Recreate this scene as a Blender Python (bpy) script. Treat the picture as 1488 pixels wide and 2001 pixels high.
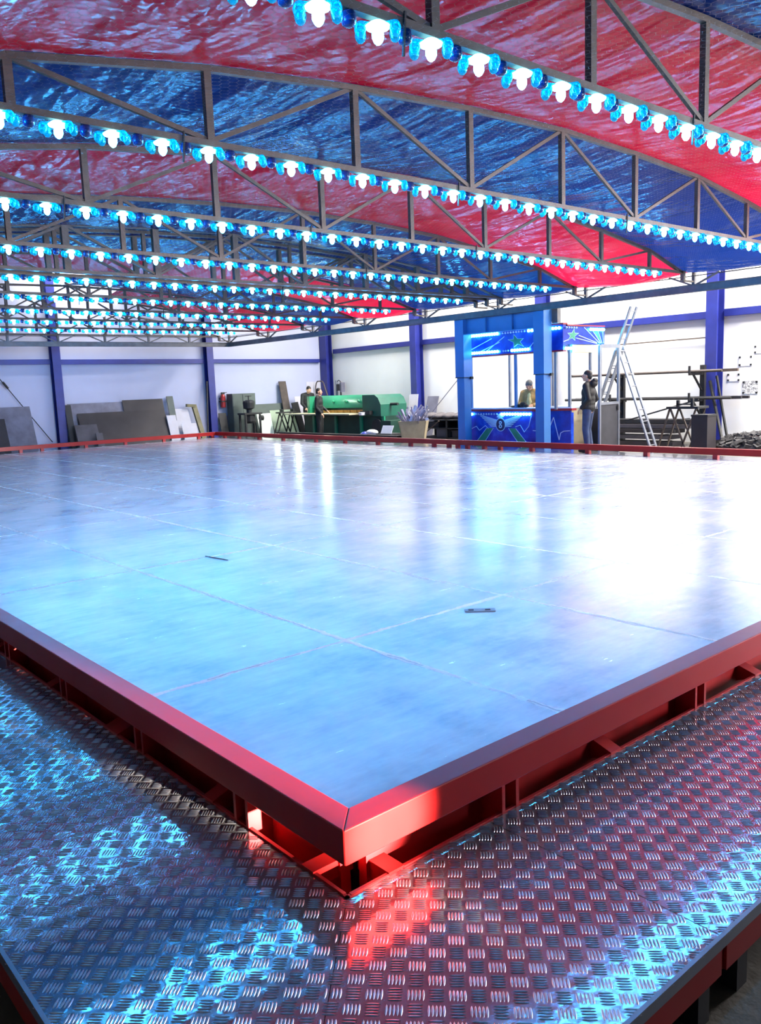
import bpy, math, random
from mathutils import Vector, Matrix, Quaternion
random.seed(7)
D = bpy.data
for _o in list(D.objects):
    D.objects.remove(_o)
COL = bpy.context.scene.collection
SC = bpy.context.scene

# ------------------------------------------------------------------ camera
def make_camera():
    yaw, pit, rol = math.radians(49.5295), math.radians(-8.6193), math.radians(-2.1706)
    f = Vector((math.cos(pit)*math.cos(yaw), math.cos(pit)*math.sin(yaw), math.sin(pit)))
    r = Vector((math.sin(yaw), -math.cos(yaw), 0))
    u = r.cross(f)
    c, s = math.cos(rol), math.sin(rol)
    r2, u2 = c*r + s*u, -s*r + c*u
    m = Matrix((r2, u2, -f)).transposed().to_4x4()
    m.translation = Vector((-1.3743, -1.8347, 1.77))
    cam = D.cameras.new('camera')
    cam.sensor_fit = 'VERTICAL'
    cam.sensor_height = 24.0
    cam.lens = 1619.26/2001*24.0
    cam.clip_start = 0.05
    cam.clip_end = 200
    o = D.objects.new('camera', cam)
    o.matrix_world = m
    COL.objects.link(o)
    SC.camera = o
make_camera()

# ------------------------------------------------------------------ world, lights, exposure
w = D.worlds.new('world'); SC.world = w; w.use_nodes = True
w.node_tree.nodes['Background'].inputs[0].default_value = (0.55, 0.65, 1.0, 1)
w.node_tree.nodes['Background'].inputs[1].default_value = 0.02
SC.view_settings.view_transform = 'Standard'
SC.view_settings.look = 'None'
SC.view_settings.exposure = 0.0
SC.view_settings.gamma = 1.0
SC.view_settings.use_curve_mapping = False
SC.cycles.max_bounces = 7
SC.cycles.diffuse_bounces = 3
SC.cycles.glossy_bounces = 4
SC.cycles.transmission_bounces = 4
SC.cycles.transparent_max_bounces = 16
SC.cycles.sample_clamp_indirect = 6.0
SC.cycles.use_denoising = True

def area(name, loc, target, sx, sy, power, color, spread=180):
    l = D.lights.new(name, 'AREA'); l.shape = 'RECTANGLE'; l.size = sx; l.size_y = sy
    l.energy = power; l.color = color; l.spread = math.radians(spread)
    o = D.objects.new(name, l); o.location = loc
    d = Vector(target) - Vector(loc)
    o.rotation_euler = d.to_track_quat('-Z', 'Y').to_euler()
    COL.objects.link(o)
    return o
WARM = (1.0, 0.96, 0.90)
# high-bay lamps of the hall, over the aisle along the right wall
for k, (y, pw) in enumerate(((0.5, 2200), (5.5, 1500), (10.5, 1150), (15.5, 1300), (20.5, 560))):
    area('high_bay_lamp', (17.9, y, 6.9), (19.0, y, 1.5), .5, 2.4, pw, WARM)
# lamps over the canopy and behind it
for (x, y, pw) in ((2, 4, 16), (7.5, 3.5, 55), (12.5, 4, 230), (3, 13, 14), (10.5, 14, 60)):
    area('high_bay_lamp', (x, y, 7.2), (x, y, 0), 1.2, 1.2, pw, WARM)
for (x, pw) in ((3, 150), (9, 130), (15, 60)):
    area('high_bay_lamp', (x, 23.9, 7.0), (x, 25.3, 5.4), 3.0, 0.4, pw, (1.0, 0.95, 0.85), 75)
# added area lights standing in for unseen daylight doors, front and right
area('daylight_fill', (9.5, -8.6, 2.2), (6.5, 2.5, 0.0), 5.0, 4.0, 560, (0.98, 0.96, 0.98), 48)
area('daylight_fill', (18.9, -1.5, 2.2), (5.0, 5.0, 0.2), 4.0, 3.6, 1700, (1.0, 0.96, 0.97), 64)
# added unseen spot that makes the bright patch at the near track corner
def spot(name, loc, target, power, angle, blend, color, size):
    l = D.lights.new(name, 'SPOT'); l.energy = power; l.spot_size = math.radians(angle); l.spot_blend = blend
    l.color = color; l.shadow_soft_size = size
    o = D.objects.new(name, l); o.location = loc
    o.rotation_euler = (Vector(target) - Vector(loc)).to_track_quat('-Z', 'Y').to_euler()
    COL.objects.link(o)
spot('corner_patch_spot', (0.9, -6.5, 0.85), (0.17, -.0, 0.42), 90000, 3.6, 0.8, (1.0, 0.86, 0.66), 0.05)

# ------------------------------------------------------------------ materials
class NT:
    def __init__(s, name):
        s.m = D.materials.new(name); s.m.use_nodes = True
        s.t = s.m.node_tree; s.t.nodes.clear()
        s.out = s.t.nodes.new('ShaderNodeOutputMaterial')
    def n(s, typ, **kw):
        nd = s.t.nodes.new(typ)
        for k, v in kw.items(): setattr(nd, k, v)
        return nd
    def l(s, a, b): s.t.links.new(a, b)
    def math(s, op, a, b=None, c=None, clamp=False):
        nd = s.n('ShaderNodeMath', operation=op, use_clamp=clamp)
        for i, v in enumerate((a, b, c)):
            if v is None: continue
            if isinstance(v, (int, float)): nd.inputs[i].default_value = v
            else: s.l(v, nd.inputs[i])
        return nd.outputs[0]
    def coords(s):
        g = s.n('ShaderNodeNewGeometry'); sp = s.n('ShaderNodeSeparateXYZ')
        s.l(g.outputs['Position'], sp.inputs[0])
        return g.outputs['Position'], sp.outputs
    def noise(s, vec, scale, detail=3, rough=.55):
        nd = s.n('ShaderNodeTexNoise'); nd.inputs['Scale'].default_value = scale
        nd.inputs['Detail'].default_value = detail; nd.inputs['Roughness'].default_value = rough
        if vec is not None: s.l(vec, nd.inputs['Vector'])
        return nd.outputs['Fac']
    def ramp(s, fac, stops):
        nd = s.n('ShaderNodeValToRGB'); r = nd.color_ramp
        while len(r.elements) < len(stops): r.elements.new(0.5)
        for e, (p, c) in zip(r.elements, stops):
            e.position = p; e.color = (c[0], c[1], c[2], 1) if not isinstance(c, (int, float)) else (c, c, c, 1)
        s.l(fac, nd.inputs[0]); return nd.outputs[0]
    def mapping(s, vec, scale=(1,1,1), rot=(0,0,0), loc=(0,0,0)):
        nd = s.n('ShaderNodeMapping'); s.l(vec, nd.inputs[0])
        nd.inputs['Scale'].default_value = scale; nd.inputs['Rotation'].default_value = rot; nd.inputs['Location'].default_value = loc
        return nd.outputs[0]
    def principled(s, color=None, rough=.5, metal=0., **kw):
        p = s.n('ShaderNodeBsdfPrincipled')
        if color is not None:
            if isinstance(color, tuple): p.inputs['Base Color'].default_value = (*color, 1)
            else: s.l(color, p.inputs['Base Color'])
        if isinstance(rough, (int, float)): p.inputs['Roughness'].default_value = rough
        else: s.l(rough, p.inputs['Roughness'])
        p.inputs['Metallic'].default_value = metal
        for k, v in kw.items(): p.inputs[k.replace('_', ' ')].default_value = v
        return p
    def bump(s, h, strength=1., dist=1.):
        b = s.n('ShaderNodeBump'); b.inputs['Strength'].default_value = strength; b.inputs['Distance'].default_value = dist
        s.l(h, b.inputs['Height']); return b.outputs[0]
    def done(s, sh): s.l(sh, s.out.inputs[0]); return s.m

def paint(name, col, rough=.45, metal=0., var=.25, scale=6., spec=.5, bump=0.):
    t = NT(name); pos, xyz = t.coords()
    nf = t.noise(pos, scale, 4)
    a = tuple(c*(1-var) for c in col); b = tuple(min(1, c*(1+var)) for c in col)
    c = t.ramp(nf, [(.3, a), (.7, b)])
    r = t.math('MULTIPLY_ADD', t.noise(pos, scale*1.3, 2), .10, rough-.05)
    p = t.principled(c, r, metal); p.inputs['Specular IOR Level'].default_value = spec
    if bump:
        t.l(t.bump(t.noise(pos, scale*8, 3), bump, .01), p.inputs['Normal'])
    return t.done(p.outputs[0])

def emit(name, col, strength):
    t = NT(name); e = t.n('ShaderNodeEmission'); e.inputs[0].default_value = (*col, 1); e.inputs[1].default_value = strength
    return t.done(e.outputs[0])

M = {}
M['red'] = paint('red_paint', (0.30, 0.006, 0.007), .30, 0, .07, 4, .35)
M['redchassis'] = paint('red_chassis_paint', (0.36, 0.008, 0.012), .4, 0, .25, 6)
M['truss'] = paint('grey_brown_truss_paint', (0.085, 0.06, 0.046), .6, 0, .25, 8)
M['beamgrey'] = paint('perimeter_beam_paint', (0.10, 0.095, 0.10), .45, .0, .3, 5)
M['legblue'] = paint('leg_blue_paint', (0.035, 0.15, 0.42), .4, 0, .08, 3)
M['colblue'] = paint('column_blue_paint', (0.016, 0.024, 0.20), .45, 0, .15, 3)
M['dark'] = paint('dark_steel', (0.011, 0.011, 0.014), .6, 0, .3, 6)
M['black'] = paint('black_rubber', (0.01, 0.01, 0.012), .7, 0, .2, 9)
M['alu'] = paint('aluminium', (0.27, 0.29, 0.34), .38, .6, .1, 6)
M['steelgrey'] = paint('grey_sheet_steel', (0.065, 0.06, 0.075), .6, .1, .25, 3)
M['sheetdark'] = paint('dark_sheet_steel', (0.022, 0.018, 0.023), .6, .1, .25, 3)
M['sheetpale'] = paint('pale_sheet_steel', (0.13, 0.13, 0.18), .6, .1, .25, 3)
M['whiteboard'] = paint('white_board', (0.50, 0.49, 0.56), .6, 0, .06, 3)
M['wood'] = paint('brown_plank', (0.06, 0.045, 0.04), .7, 0, .25, 7)
M['olive'] = paint('olive_paint', (0.16, 0.14, 0.07), .6, 0, .2, 6)
M['extred'] = paint('extinguisher_red', (0.35, 0.02, 0.02), .35, 0, .1, 6)
M['greygreen'] = paint('grey_green_panel', (0.075, 0.095, 0.09), .6, 0, .15, 3)
M['shiny'] = paint('shiny_sheet', (0.85, 0.95, 0.85), .5, 0, .04, 3)
M['palegreen'] = paint('pale_green_slab', (0.25, 0.31, 0.23), .6, 0, .12, 3)
M['green'] = paint('machine_green', (0.012, 0.20, 0.10), .35, 0, .12, 4)
M['greendark'] = paint('machine_dark_green', (0.004, 0.035, 0.024), .5, 0, .2, 4)
M['greenmid'] = paint('machine_mid_green', (0.006, 0.085, 0.055), .4, 0, .12, 4)
M['brass'] = paint('brass_clamps', (0.45, 0.22, 0.05), .4, .6, .3, 12)
M['beige'] = paint('beige_bin', (0.30, 0.25, 0.16), .7, 0, .15, 6)
M['scrap'] = paint('scrap_metal', (0.30, 0.30, 0.42), .4, .5, .3, 9)
M['sack'] = paint('sack_cloth', (0.07, 0.062, 0.068), .8, 0, .3, 8, bump=.4)
M['rubble'] = paint('dark_rubble', (0.026, 0.024, 0.027), .8, 0, .4, 9)
M['paper'] = paint('paper', (0.8, 0.8, 0.82), .7, 0, .03, 4)
M['bluebag'] = paint('blue_plastic_bag', (0.03, 0.05, 0.30), .4, 0, .2, 8)
M['boothdark'] = paint('booth_dark_panel', (0.04, 0.04, 0.05), .5, 0, .2, 4)
M['cream'] = paint('cream_panel', (0.50, 0.45, 0.30), .5, 0, .05, 4)
M['ledge'] = paint('booth_ledge', (0.55, 0.68, 0.9), .35, .3, .05, 5)
M['maroon'] = paint('booth_maroon_trim', (0.25, 0.01, 0.02), .4, 0, .1, 5)
M['artwhite'] = paint('art_pale_blue', (0.45, 0.62, 0.85), .45, 0, .06, 8)
M['artgreen'] = paint('art_green', (0.02, 0.22, 0.13), .45, 0, .15, 6)
M['artdark'] = paint('art_dark_blue', (0.008, 0.012, 0.09), .45, 0, .2, 6)
M['skin'] = paint('skin', (0.55, 0.30, 0.20), .55, 0, .06, 12)
M['hairdark'] = paint('dark_hair', (0.012, 0.010, 0.009), .6, 0, .3, 20)
M['jacketblack'] = paint('black_jacket_cloth', (0.004, 0.004, 0.005), .65, 0, .3, 14, bump=.5)
M['jacketnavy'] = paint('dark_work_jacket', (0.004, 0.0045, 0.007), .7, 0, .3, 14, bump=.5)
M['jeans'] = paint('blue_jeans', (0.03, 0.052, 0.12), .8, 0, .25, 12, bump=.5)
M['darktrousers'] = paint('dark_trousers', (0.005, 0.006, 0.007), .8, 0, .25, 12, bump=.5)
M['tan'] = paint('tan_jacket', (0.42, 0.27, 0.10), .75, 0, .2, 12, bump=.5)
M['yellowtop'] = paint('pale_yellow_top', (0.85, 0.72, 0.32), .75, 0, .1, 12)
M['greyhat'] = paint('grey_knit_hat', (0.13, 0.14, 0.16), .9, 0, .25, 30, bump=.8)
M['darkcap'] = paint('dark_blue_lamp_cap', (0.006, 0.03, 0.11), .2, 0, .1, 20)
M['concrete'] = paint('hall_floor_concrete', (0.10, 0.09, 0.075), .6, 0, .3, 2.2, bump=.3)
M['wall'] = None
M['bulb'] = emit('lit_bulb', (0.035, 0.40, 1.0), 165.0)
M['lampplate'] = emit('lamp_reflector_glow', (0.25, 0.82, 1.0), 9.0)
M['boothbulb'] = emit('booth_bulb', (0.08, 0.60, 1.0), 45.0)

def mat_petal():
    t = NT('cyan_lamp_cap')
    g = t.n('ShaderNodeBsdfGlossy'); g.inputs[0].default_value = (0.2, 0.8, 1, 1); g.inputs[1].default_value = .12
    tr = t.n('ShaderNodeBsdfTransparent'); tr.inputs[0].default_value = (0.10, 0.78, 1.0, 1)
    e = t.n('ShaderNodeEmission'); e.inputs[0].default_value = (0.0, 0.36, 0.62, 1); e.inputs[1].default_value = 0.40
    lw = t.n('ShaderNodeLayerWeight'); lw.inputs[0].default_value = .35
    m1 = t.n('ShaderNodeMixShader'); t.l(t.math('MULTIPLY_ADD', lw.outputs[1], .35, .05), m1.inputs[0])
    t.l(tr.outputs[0], m1.inputs[1]); t.l(g.outputs[0], m1.inputs[2])
    a = t.n('ShaderNodeAddShader'); t.l(m1.outputs[0], a.inputs[0]); t.l(e.outputs[0], a.inputs[1])
    return t.done(a.outputs[0])
M['petal'] = mat_petal()

def mat_wall(nm='white_wall_panels', k=(1, 1, 1)):
    t = NT(nm); pos, xyz = t.coords()
    s = t.math('ADD', xyz[0], xyz[1])
    f = t.math('FRACT', t.math('MULTIPLY', s, 1.0))
    groove = t.math('LESS_THAN', f, .012)
    n = t.noise(pos, .8, 3)
    c = t.ramp(n, [(.3, tuple(.75*q for q in k)), (.7, tuple(.82*q for q in k))])
    p = t.principled(c, .55)
    t.l(t.bump(t.math('MULTIPLY', groove, -1), .25, .01), p.inputs['Normal'])
    return t.done(p.outputs[0])
M['wall'] = mat_wall()
M['wallback'] = mat_wall('white_wall_panels_dim_blue_lit', (.50, .53, .74))  # same white panels as the right wall, dimmer bluish light put into the colour
M['wallgrey'] = paint('hall_wall_greyed_less_bounce', (0.22, 0.22, 0.25), .7, 0, .1, 1)  # unseen walls, greyed so less white light bounces onto the rails

def mat_track():
    # steel floor plates with welded seams, scuffs and stains
    t = NT('steel_floor_plates'); pos, xyz = t.coords()
    jit = t.math('MULTIPLY', t.math('SUBTRACT', t.noise(pos, 9, 3), .5), .05)
    def seam(c, off, pitch):
        v = t.math('DIVIDE', t.math('SUBTRACT', t.math('ADD', c, jit), off), pitch)
        return t.math('MULTIPLY', t.math('ABSOLUTE', t.math('SUBTRACT', v, t.math('ROUND', v))), pitch)
    sx = seam(xyz[0], 1.545, 1.42); sy = seam(xyz[1], 1.955, 2.935)
    dmin = t.math('MINIMUM', sx, sy)
    wid = t.math('MULTIPLY_ADD', t.noise(pos, 2.2, 3), .06, -.008)
    bead = t.math('MULTIPLY', t.math('SUBTRACT', 1.0, t.math('DIVIDE', dmin, t.math('MAXIMUM', wid, .004)), clamp=True), 2.2, clamp=True)
    bead = t.math('MULTIPLY', bead, t.ramp(t.noise(pos, .45, 2), [(.36, .25), (.60, 1.0)]))
    seamline = t.math('LESS_THAN', dmin, .006)
    st = t.noise(pos, 1.3, 5, .65)
    scr = t.noise(t.mapping(pos, (1.2, 5, 1), (0, 0, .75)), 2.4, 5, .72)
    base = t.ramp(st, [(.36, (0.38, 0.47, 0.54)), (.5, (0.62, 0.67, 0.71)), (.64, (0.78, 0.79, 0.81))])
    mx = t.n('ShaderNodeMixRGB'); mx.inputs[0].default_value = .35
    t.l(base, mx.inputs[1]); t.l(t.ramp(scr, [(.3, (0.42, 0.46, 0.50)), (.7, (0.80, 0.81, 0.82))]), mx.inputs[2])
    mx2 = t.n('ShaderNodeMixRGB'); mx2.inputs[2].default_value = (0.95, 0.96, 0.97, 1)
    t.l(t.math('MULTIPLY', bead, .85), mx2.inputs[0]); t.l(mx.outputs[0], mx2.inputs[1])
    mx3 = t.n('ShaderNodeMixRGB'); mx3.inputs[2].default_value = (0.22, 0.25, 0.30, 1)
    t.l(t.math('MULTIPLY', seamline, t.math('MULTIPLY', t.math('GREATER_THAN', t.noise(pos, 1.1, 2), .5), .6)), mx3.inputs[0]); t.l(mx2.outputs[0], mx3.inputs[1])
    rough = t.math('ADD', t.math('MULTIPLY_ADD', scr, .22, .12), t.math('MULTIPLY', bead, .25))
    p = t.principled(mx3.outputs[0], rough, .45)
    t.l(t.math('MULTIPLY_ADD', bead, -.40, .45), p.inputs['Metallic'])
    h = t.math('ADD', t.math('MULTIPLY', bead, .002), t.math('MULTIPLY', t.noise(pos, 2.5, 3), .004))
    t.l(t.bump(h, .5, 1.0), p.inputs['Normal'])
    return t.done(p.outputs[0])
M['track'] = mat_track()

def mat_checker():
    t = NT('tread_plate_aluminium'); pos, xyz = t.coords()
    wob = t.math('MULTIPLY', t.noise(pos, 20, 2, .5), .0016)
    wob2 = t.math('MULTIPLY', t.noise(pos, 4, 1, .5), .003)
    st = t.noise(pos, 3.0, 5, .65)
    col = t.ramp(st, [(.30, (0.33, 0.33, 0.37)), (.55, (0.45, 0.45, 0.50)), (.75, (0.53, 0.53, 0.57))])
    dirt = t.ramp(t.noise(pos, 14, 4), [(.70, 0.0), (.78, .6)])
    mx = t.n('ShaderNodeMixRGB'); mx.inputs[2].default_value = (0.12, 0.09, 0.08, 1)
    t.l(dirt, mx.inputs[0]); t.l(col, mx.inputs[1])
    rough = t.math('MULTIPLY_ADD', t.noise(pos, 7, 3), .12, .06)
    p = t.principled(mx.outputs[0], rough, .78)
    t.l(t.bump(t.math('ADD', wob, wob2), .7, 1.0), p.inputs['Normal'])
    return t.done(p.outputs[0])
M['checker'] = mat_checker()
M['treadbar'] = paint('tread_bar_aluminium', (0.36, 0.36, 0.42), .30, .9, .2, 9)

def mat_fabric(name, col, trans, transcol, spec):
    t = NT(name); pos, xyz = t.coords()
    m1 = t.mapping(pos, (1.0, .28, 1), (0, 0, math.radians(-28)))
    n1 = t.noise(m1, 1.5, 3, .5)
    n2 = t.noise(pos, 5.5, 2, .5)
    weave = t.math('MULTIPLY', t.math('SINE', t.math('MULTIPLY', xyz[1], 90)), .0004)
    h = t.math('ADD', t.math('ADD', t.math('MULTIPLY', n1, .26), t.math('MULTIPLY', n2, .022)), weave)
    p = t.principled(col, .20); p.inputs['Specular IOR Level'].default_value = spec
    bm = t.bump(h, .75, 1.0); t.l(bm, p.inputs['Normal'])
    tr = t.n('ShaderNodeBsdfTranslucent'); tr.inputs[0].default_value = (*transcol, 1)
    ms = t.n('ShaderNodeMixShader'); ms.inputs[0].default_value = trans
    t.l(p.outputs[0], ms.inputs[1]); t.l(tr.outputs[0], ms.inputs[2])
    return t.done(ms.outputs[0])
M['fabred'] = mat_fabric('red_canopy_vinyl', (0.32, 0.001, 0.012), .38, (0.90, 0.006, 0.09), .11)
M['fabblue'] = mat_fabric('blue_canopy_vinyl', (0.002, 0.018, 0.12), .25, (0.004, 0.04, 0.30), .07)

def mat_net():
    t = NT('wire_netting'); pos, xyz = t.coords()
    S = 1/0.055
    x = t.math('MULTIPLY', xyz[0], S); y = t.math('MULTIPLY', xyz[1], S)
    r3 = math.sqrt(3)
    def cell(ox, oy):
        a = t.math('SUBTRACT', x, ox); b = t.math('SUBTRACT', y, oy)
        gx = t.math('SUBTRACT', a, t.math('ROUND', a))
        b2 = t.math('DIVIDE', b, r3)
        gy = t.math('MULTIPLY', t.math('SUBTRACT', b2, t.math('ROUND', b2)), r3)
        ax, ay = t.math('ABSOLUTE', gx), t.math('ABSOLUTE', gy)
        return t.math('MAXIMUM', ax, t.math('ADD', t.math('MULTIPLY', ax, .5), t.math('MULTIPLY', ay, r3/2)))
    d = t.math('MINIMUM', cell(0, 0), cell(.5, r3/2))
    wire = t.math('GREATER_THAN', d, .5-.009)
    g = t.n('ShaderNodeBsdfPrincipled'); g.inputs['Base Color'].default_value = (.16, .16, .18, 1); g.inputs['Metallic'].default_value = .9; g.inputs['Roughness'].default_value = .3
    wob = t.noise(pos, 30, 2)
    t.l(t.bump(wob, 1.0, .02), g.inputs['Normal'])
    tr = t.n('ShaderNodeBsdfTransparent')
    ms = t.n('ShaderNodeMixShader'); t.l(wire, ms.inputs[0]); t.l(tr.outputs[0], ms.inputs[1]); t.l(g.outputs[0], ms.inputs[2])
    return t.done(ms.outputs[0])
M['net'] = mat_net()

def mat_boothpanel():
    t = NT('booth_blue_artwork'); pos, xyz = t.coords()
    n = t.noise(pos, 2.4, 4, .6)
    c = t.ramp(n, [(.3, (0.004, 0.012, 0.20)), (.55, (0.008, 0.045, 0.48)), (.75, (0.03, 0.16, 0.75))])
    p = t.principled(c, .25)
    return t.done(p.outputs[0])
M['boothblue'] = mat_boothpanel()

# ------------------------------------------------------------------ mesh helpers
class MB:
    def __init__(s): s.v = []; s.f = []; s.mi = []; s.cur = 0
    def add(s, vs, fs):
        o = len(s.v); s.v += [tuple(v) for v in vs]
        for f in fs: s.f.append(tuple(i+o for i in f)); s.mi.append(s.cur)
        return s
    def box(s, c, d, rot=None):
        hx, hy, hz = d[0]/2, d[1]/2, d[2]/2
        vs = [Vector((x, y, z)) for x in (-hx, hx) for y in (-hy, hy) for z in (-hz, hz)]
        if rot is not None: vs = [rot @ v for v in vs]
        c = Vector(c)
        return s.add([v+c for v in vs], [(0,1,3,2), (4,6,7,5), (0,4,5,1), (2,3,7,6), (0,2,6,4), (1,5,7,3)])
    def b2(s, a, b):
        return s.box([(a[i]+b[i])/2 for i in range(3)], [abs(b[i]-a[i]) for i in range(3)])
    def bar(s, p, q, w, h, up=(0,0,1)):
        p, q = Vector(p), Vector(q); d = (q-p); L = d.length; d.normalize()
        u = Vector(up)
        if abs(d.dot(u)) > .98: u = Vector((1,0,0))
        sd = d.cross(u).normalized(); u = sd.cross(d)
        R = Matrix((d, sd, u)).transposed()
        return s.box((p+q)/2, (L, w, h), R)
    def prism(s, poly, z0, z1, axis=2, flip=False):
        # poly of 2-D points extruded along an axis
        n = len(poly)
        def P(a, z):
            return (a[0], a[1], z) if axis == 2 else ((z, a[0], a[1]) if axis == 0 else (a[0], z, a[1]))
        vs = [P(a, z0) for a in poly] + [P(a, z1) for a in poly]
        fs = [tuple(range(n-1, -1, -1)), tuple(range(n, 2*n))] + [(i, (i+1) % n, n+(i+1) % n, n+i) for i in range(n)]
        return s.add(vs, fs)
    def tube(s, p, q, r, seg=8, r2=None):
        p, q = Vector(p), Vector(q); d = (q-p).normalized(); r2 = r if r2 is None else r2
        a = d.orthogonal().normalized(); b = d.cross(a)
        vs = []
        for (c, rr) in ((p, r), (q, r2)):
            for i in range(seg):
                t = 2*math.pi*i/seg; vs.append(c + rr*(math.cos(t)*a + math.sin(t)*b))
        fs = [(i, (i+1) % seg, seg+(i+1) % seg, seg+i) for i in range(seg)]
        fs += [tuple(range(seg-1, -1, -1)), tuple(range(seg, 2*seg))]
        return s.add(vs, fs)
    def path(s, pts, r, seg=6):
        for a, b in zip(pts, pts[1:]): s.tube(a, b, r, seg)
        return s
    def lathe(s, prof, seg=12, c=(0,0,0)):
        c = Vector(c); vs = []; n = len(prof)
        for (r, z) in prof:
            for i in range(seg):
                t = 2*math.pi*i/seg; vs.append(c+Vector((r*math.cos(t), r*math.sin(t), z)))
        fs = []
        for k in range(n-1):
            for i in range(seg):
                j = (i+1) % seg
                fs.append((k*seg+i, k*seg+j, (k+1)*seg+j, (k+1)*seg+i))
        fs += [tuple(range(seg-1, -1, -1)), tuple((n-1)*seg+i for i in range(seg))]
        return s.add(vs, fs)
    def ell(s, c, r, seg=10, rings=6, rot=None):
        c = Vector(c); r = (r, r, r) if isinstance(r, (int, float)) else r
        vs = [Vector((0, 0, r[2]))]
        for k in range(1, rings):
            a = math.pi*k/rings
            for i in range(seg):
                t = 2*math.pi*i/seg
                vs.append(Vector((r[0]*math.sin(a)*math.cos(t), r[1]*math.sin(a)*math.sin(t), r[2]*math.cos(a))))
        vs.append(Vector((0, 0, -r[2])))
        if rot is not None: vs = [rot @ v for v in vs]
        fs = [(0, 1+i, 1+(i+1) % seg) for i in range(seg)]
        for k in range(rings-2):
            for i in range(seg):
                j = (i+1) % seg
                fs.append((1+k*seg+i, 1+(k+1)*seg+i, 1+(k+1)*seg+j, 1+k*seg+j))
        l = len(vs)-1; b = 1+(rings-2)*seg
        fs += [(l, b+(i+1) % seg, b+i) for i in range(seg)]
        return s.add([v+c for v in vs], fs)
    def capsule(s, p, r1, q, r2, seg=10):
        # tapered limb with round ends
        s.tube(p, q, r1, seg, r2); s.ell(p, r1, seg, 6); s.ell(q, r2, seg, 6)
        return s
    def mesh(s, name, mats, smooth=False):
        me = D.meshes.new(name); me.from_pydata(s.v, [], s.f)
        if not isinstance(mats, (list, tuple)): mats = [mats]
        for m in mats: me.materials.append(m)
        if len(mats) > 1: me.polygons.foreach_set('material_index', s.mi)
        if smooth: me.polygons.foreach_set('use_smooth', [True]*len(me.polygons))
        me.validate(); me.update()
        return me
    def build(s, name, mats, parent=None, smooth=False, bevel=0.):
        o = D.objects.new(name, s.mesh(name, mats, smooth)); COL.objects.link(o)
        if parent is not None: o.parent = parent
        if bevel:
            m = o.modifiers.new('bevel', 'BEVEL'); m.width = bevel; m.segments = 2; m.limit_method = 'ANGLE'
        return o

LABELS = {}
def tag(o, label, cat, group=None, kind=None):
    if label in LABELS and not group: print('DUPLICATE LABEL', label)
    LABELS[label] = 1
    o['label'] = label; o['category'] = cat
    if group: o['group'] = group
    if kind: o['kind'] = kind
    return o
def thing(name, label, cat, loc=(0,0,0), group=None, rz=0.):
    o = D.objects.new(name, None); COL.objects.link(o); o.location = loc; o.rotation_euler.z = rz
    o.empty_display_size = .1
    return tag(o, label, cat, group)
def struct(mb, name, mat, label, cat):
    o = mb.build(name, mat); return tag(o, label, cat, kind='structure')
class Local:
    """mesh builder whose world coordinates are stored relative to a thing's base"""
    def __new__(cls, root): return None
def part(mb, name, mat, root, **kw):
    """mesh given in world coordinates, parented to root keeping its place"""
    l = root.location; c, s = math.cos(-root.rotation_euler.z), math.sin(-root.rotation_euler.z)
    if root.parent is not None:
        l = root.parent.location + root.location
    mb.v = [((x-l[0])*c-(y-l[1])*s, (x-l[0])*s+(y-l[1])*c, z-l[2]) for x, y, z in mb.v]
    return mb.build(name, mat, root, **kw)
def sub(mb, name, mat, prt, **kw):
    """sub-part: prt is a part whose own location is zero under a root"""
    l = prt.parent.location; rz = prt.parent.rotation_euler.z; c, s = math.cos(-rz), math.sin(-rz)
    mb.v = [((x-l[0])*c-(y-l[1])*s, (x-l[0])*s+(y-l[1])*c, z-l[2]) for x, y, z in mb.v]
    return mb.build(name, mat, prt, **kw)
ORD = 'first second third fourth fifth sixth seventh eighth ninth tenth eleventh twelfth thirteenth fourteenth fifteenth sixteenth seventeenth eighteenth nineteenth twentieth twenty-first twenty-second twenty-third twenty-fourth twenty-fifth twenty-sixth twenty-seventh twenty-eighth twenty-ninth thirtieth thirty-first thirty-second thirty-third thirty-fourth thirty-fifth'.split()

# ------------------------------------------------------------------ the hall (structure)
XR, YB, XL, YF, ZC = 19.2, 25.3, -9.0, -9.0, 7.8
struct(MB().b2((XL, YF, -.2), (XR+.2, YB+.2, 0)), 'floor', M['concrete'], 'dark concrete floor of the workshop hall', 'floor')
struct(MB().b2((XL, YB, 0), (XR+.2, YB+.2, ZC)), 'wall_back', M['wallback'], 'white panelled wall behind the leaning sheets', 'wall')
struct(MB().b2((XR, YF, 0), (XR+.2, YB, ZC)), 'wall_right', M['wall'], 'bright white wall behind the booth and the pipe rack', 'wall')
struct(MB().b2((XL-.2, YF, 0), (XL, YB, ZC)), 'wall_left', M['wallgrey'], 'unseen hall wall on the left side, greyed to bounce less light', 'wall')
wf = MB().b2((XL, YF-.2, 0), (6.9, YF, ZC)).b2((12.1, YF-.2, 0), (XR, YF, ZC)).b2((6.9, YF-.2, 4.3), (12.1, YF, ZC))  # door opening added for the front area light
struct(wf, 'wall_front', M['wallgrey'], 'unseen greyed hall wall with a door opening added for the area light', 'wall')
struct(MB().b2((XL, YF, ZC), (XR+.2, YB+.2, ZC+.2)), 'ceiling', M['cream'], 'cream roof of the workshop hall', 'ceiling')

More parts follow.
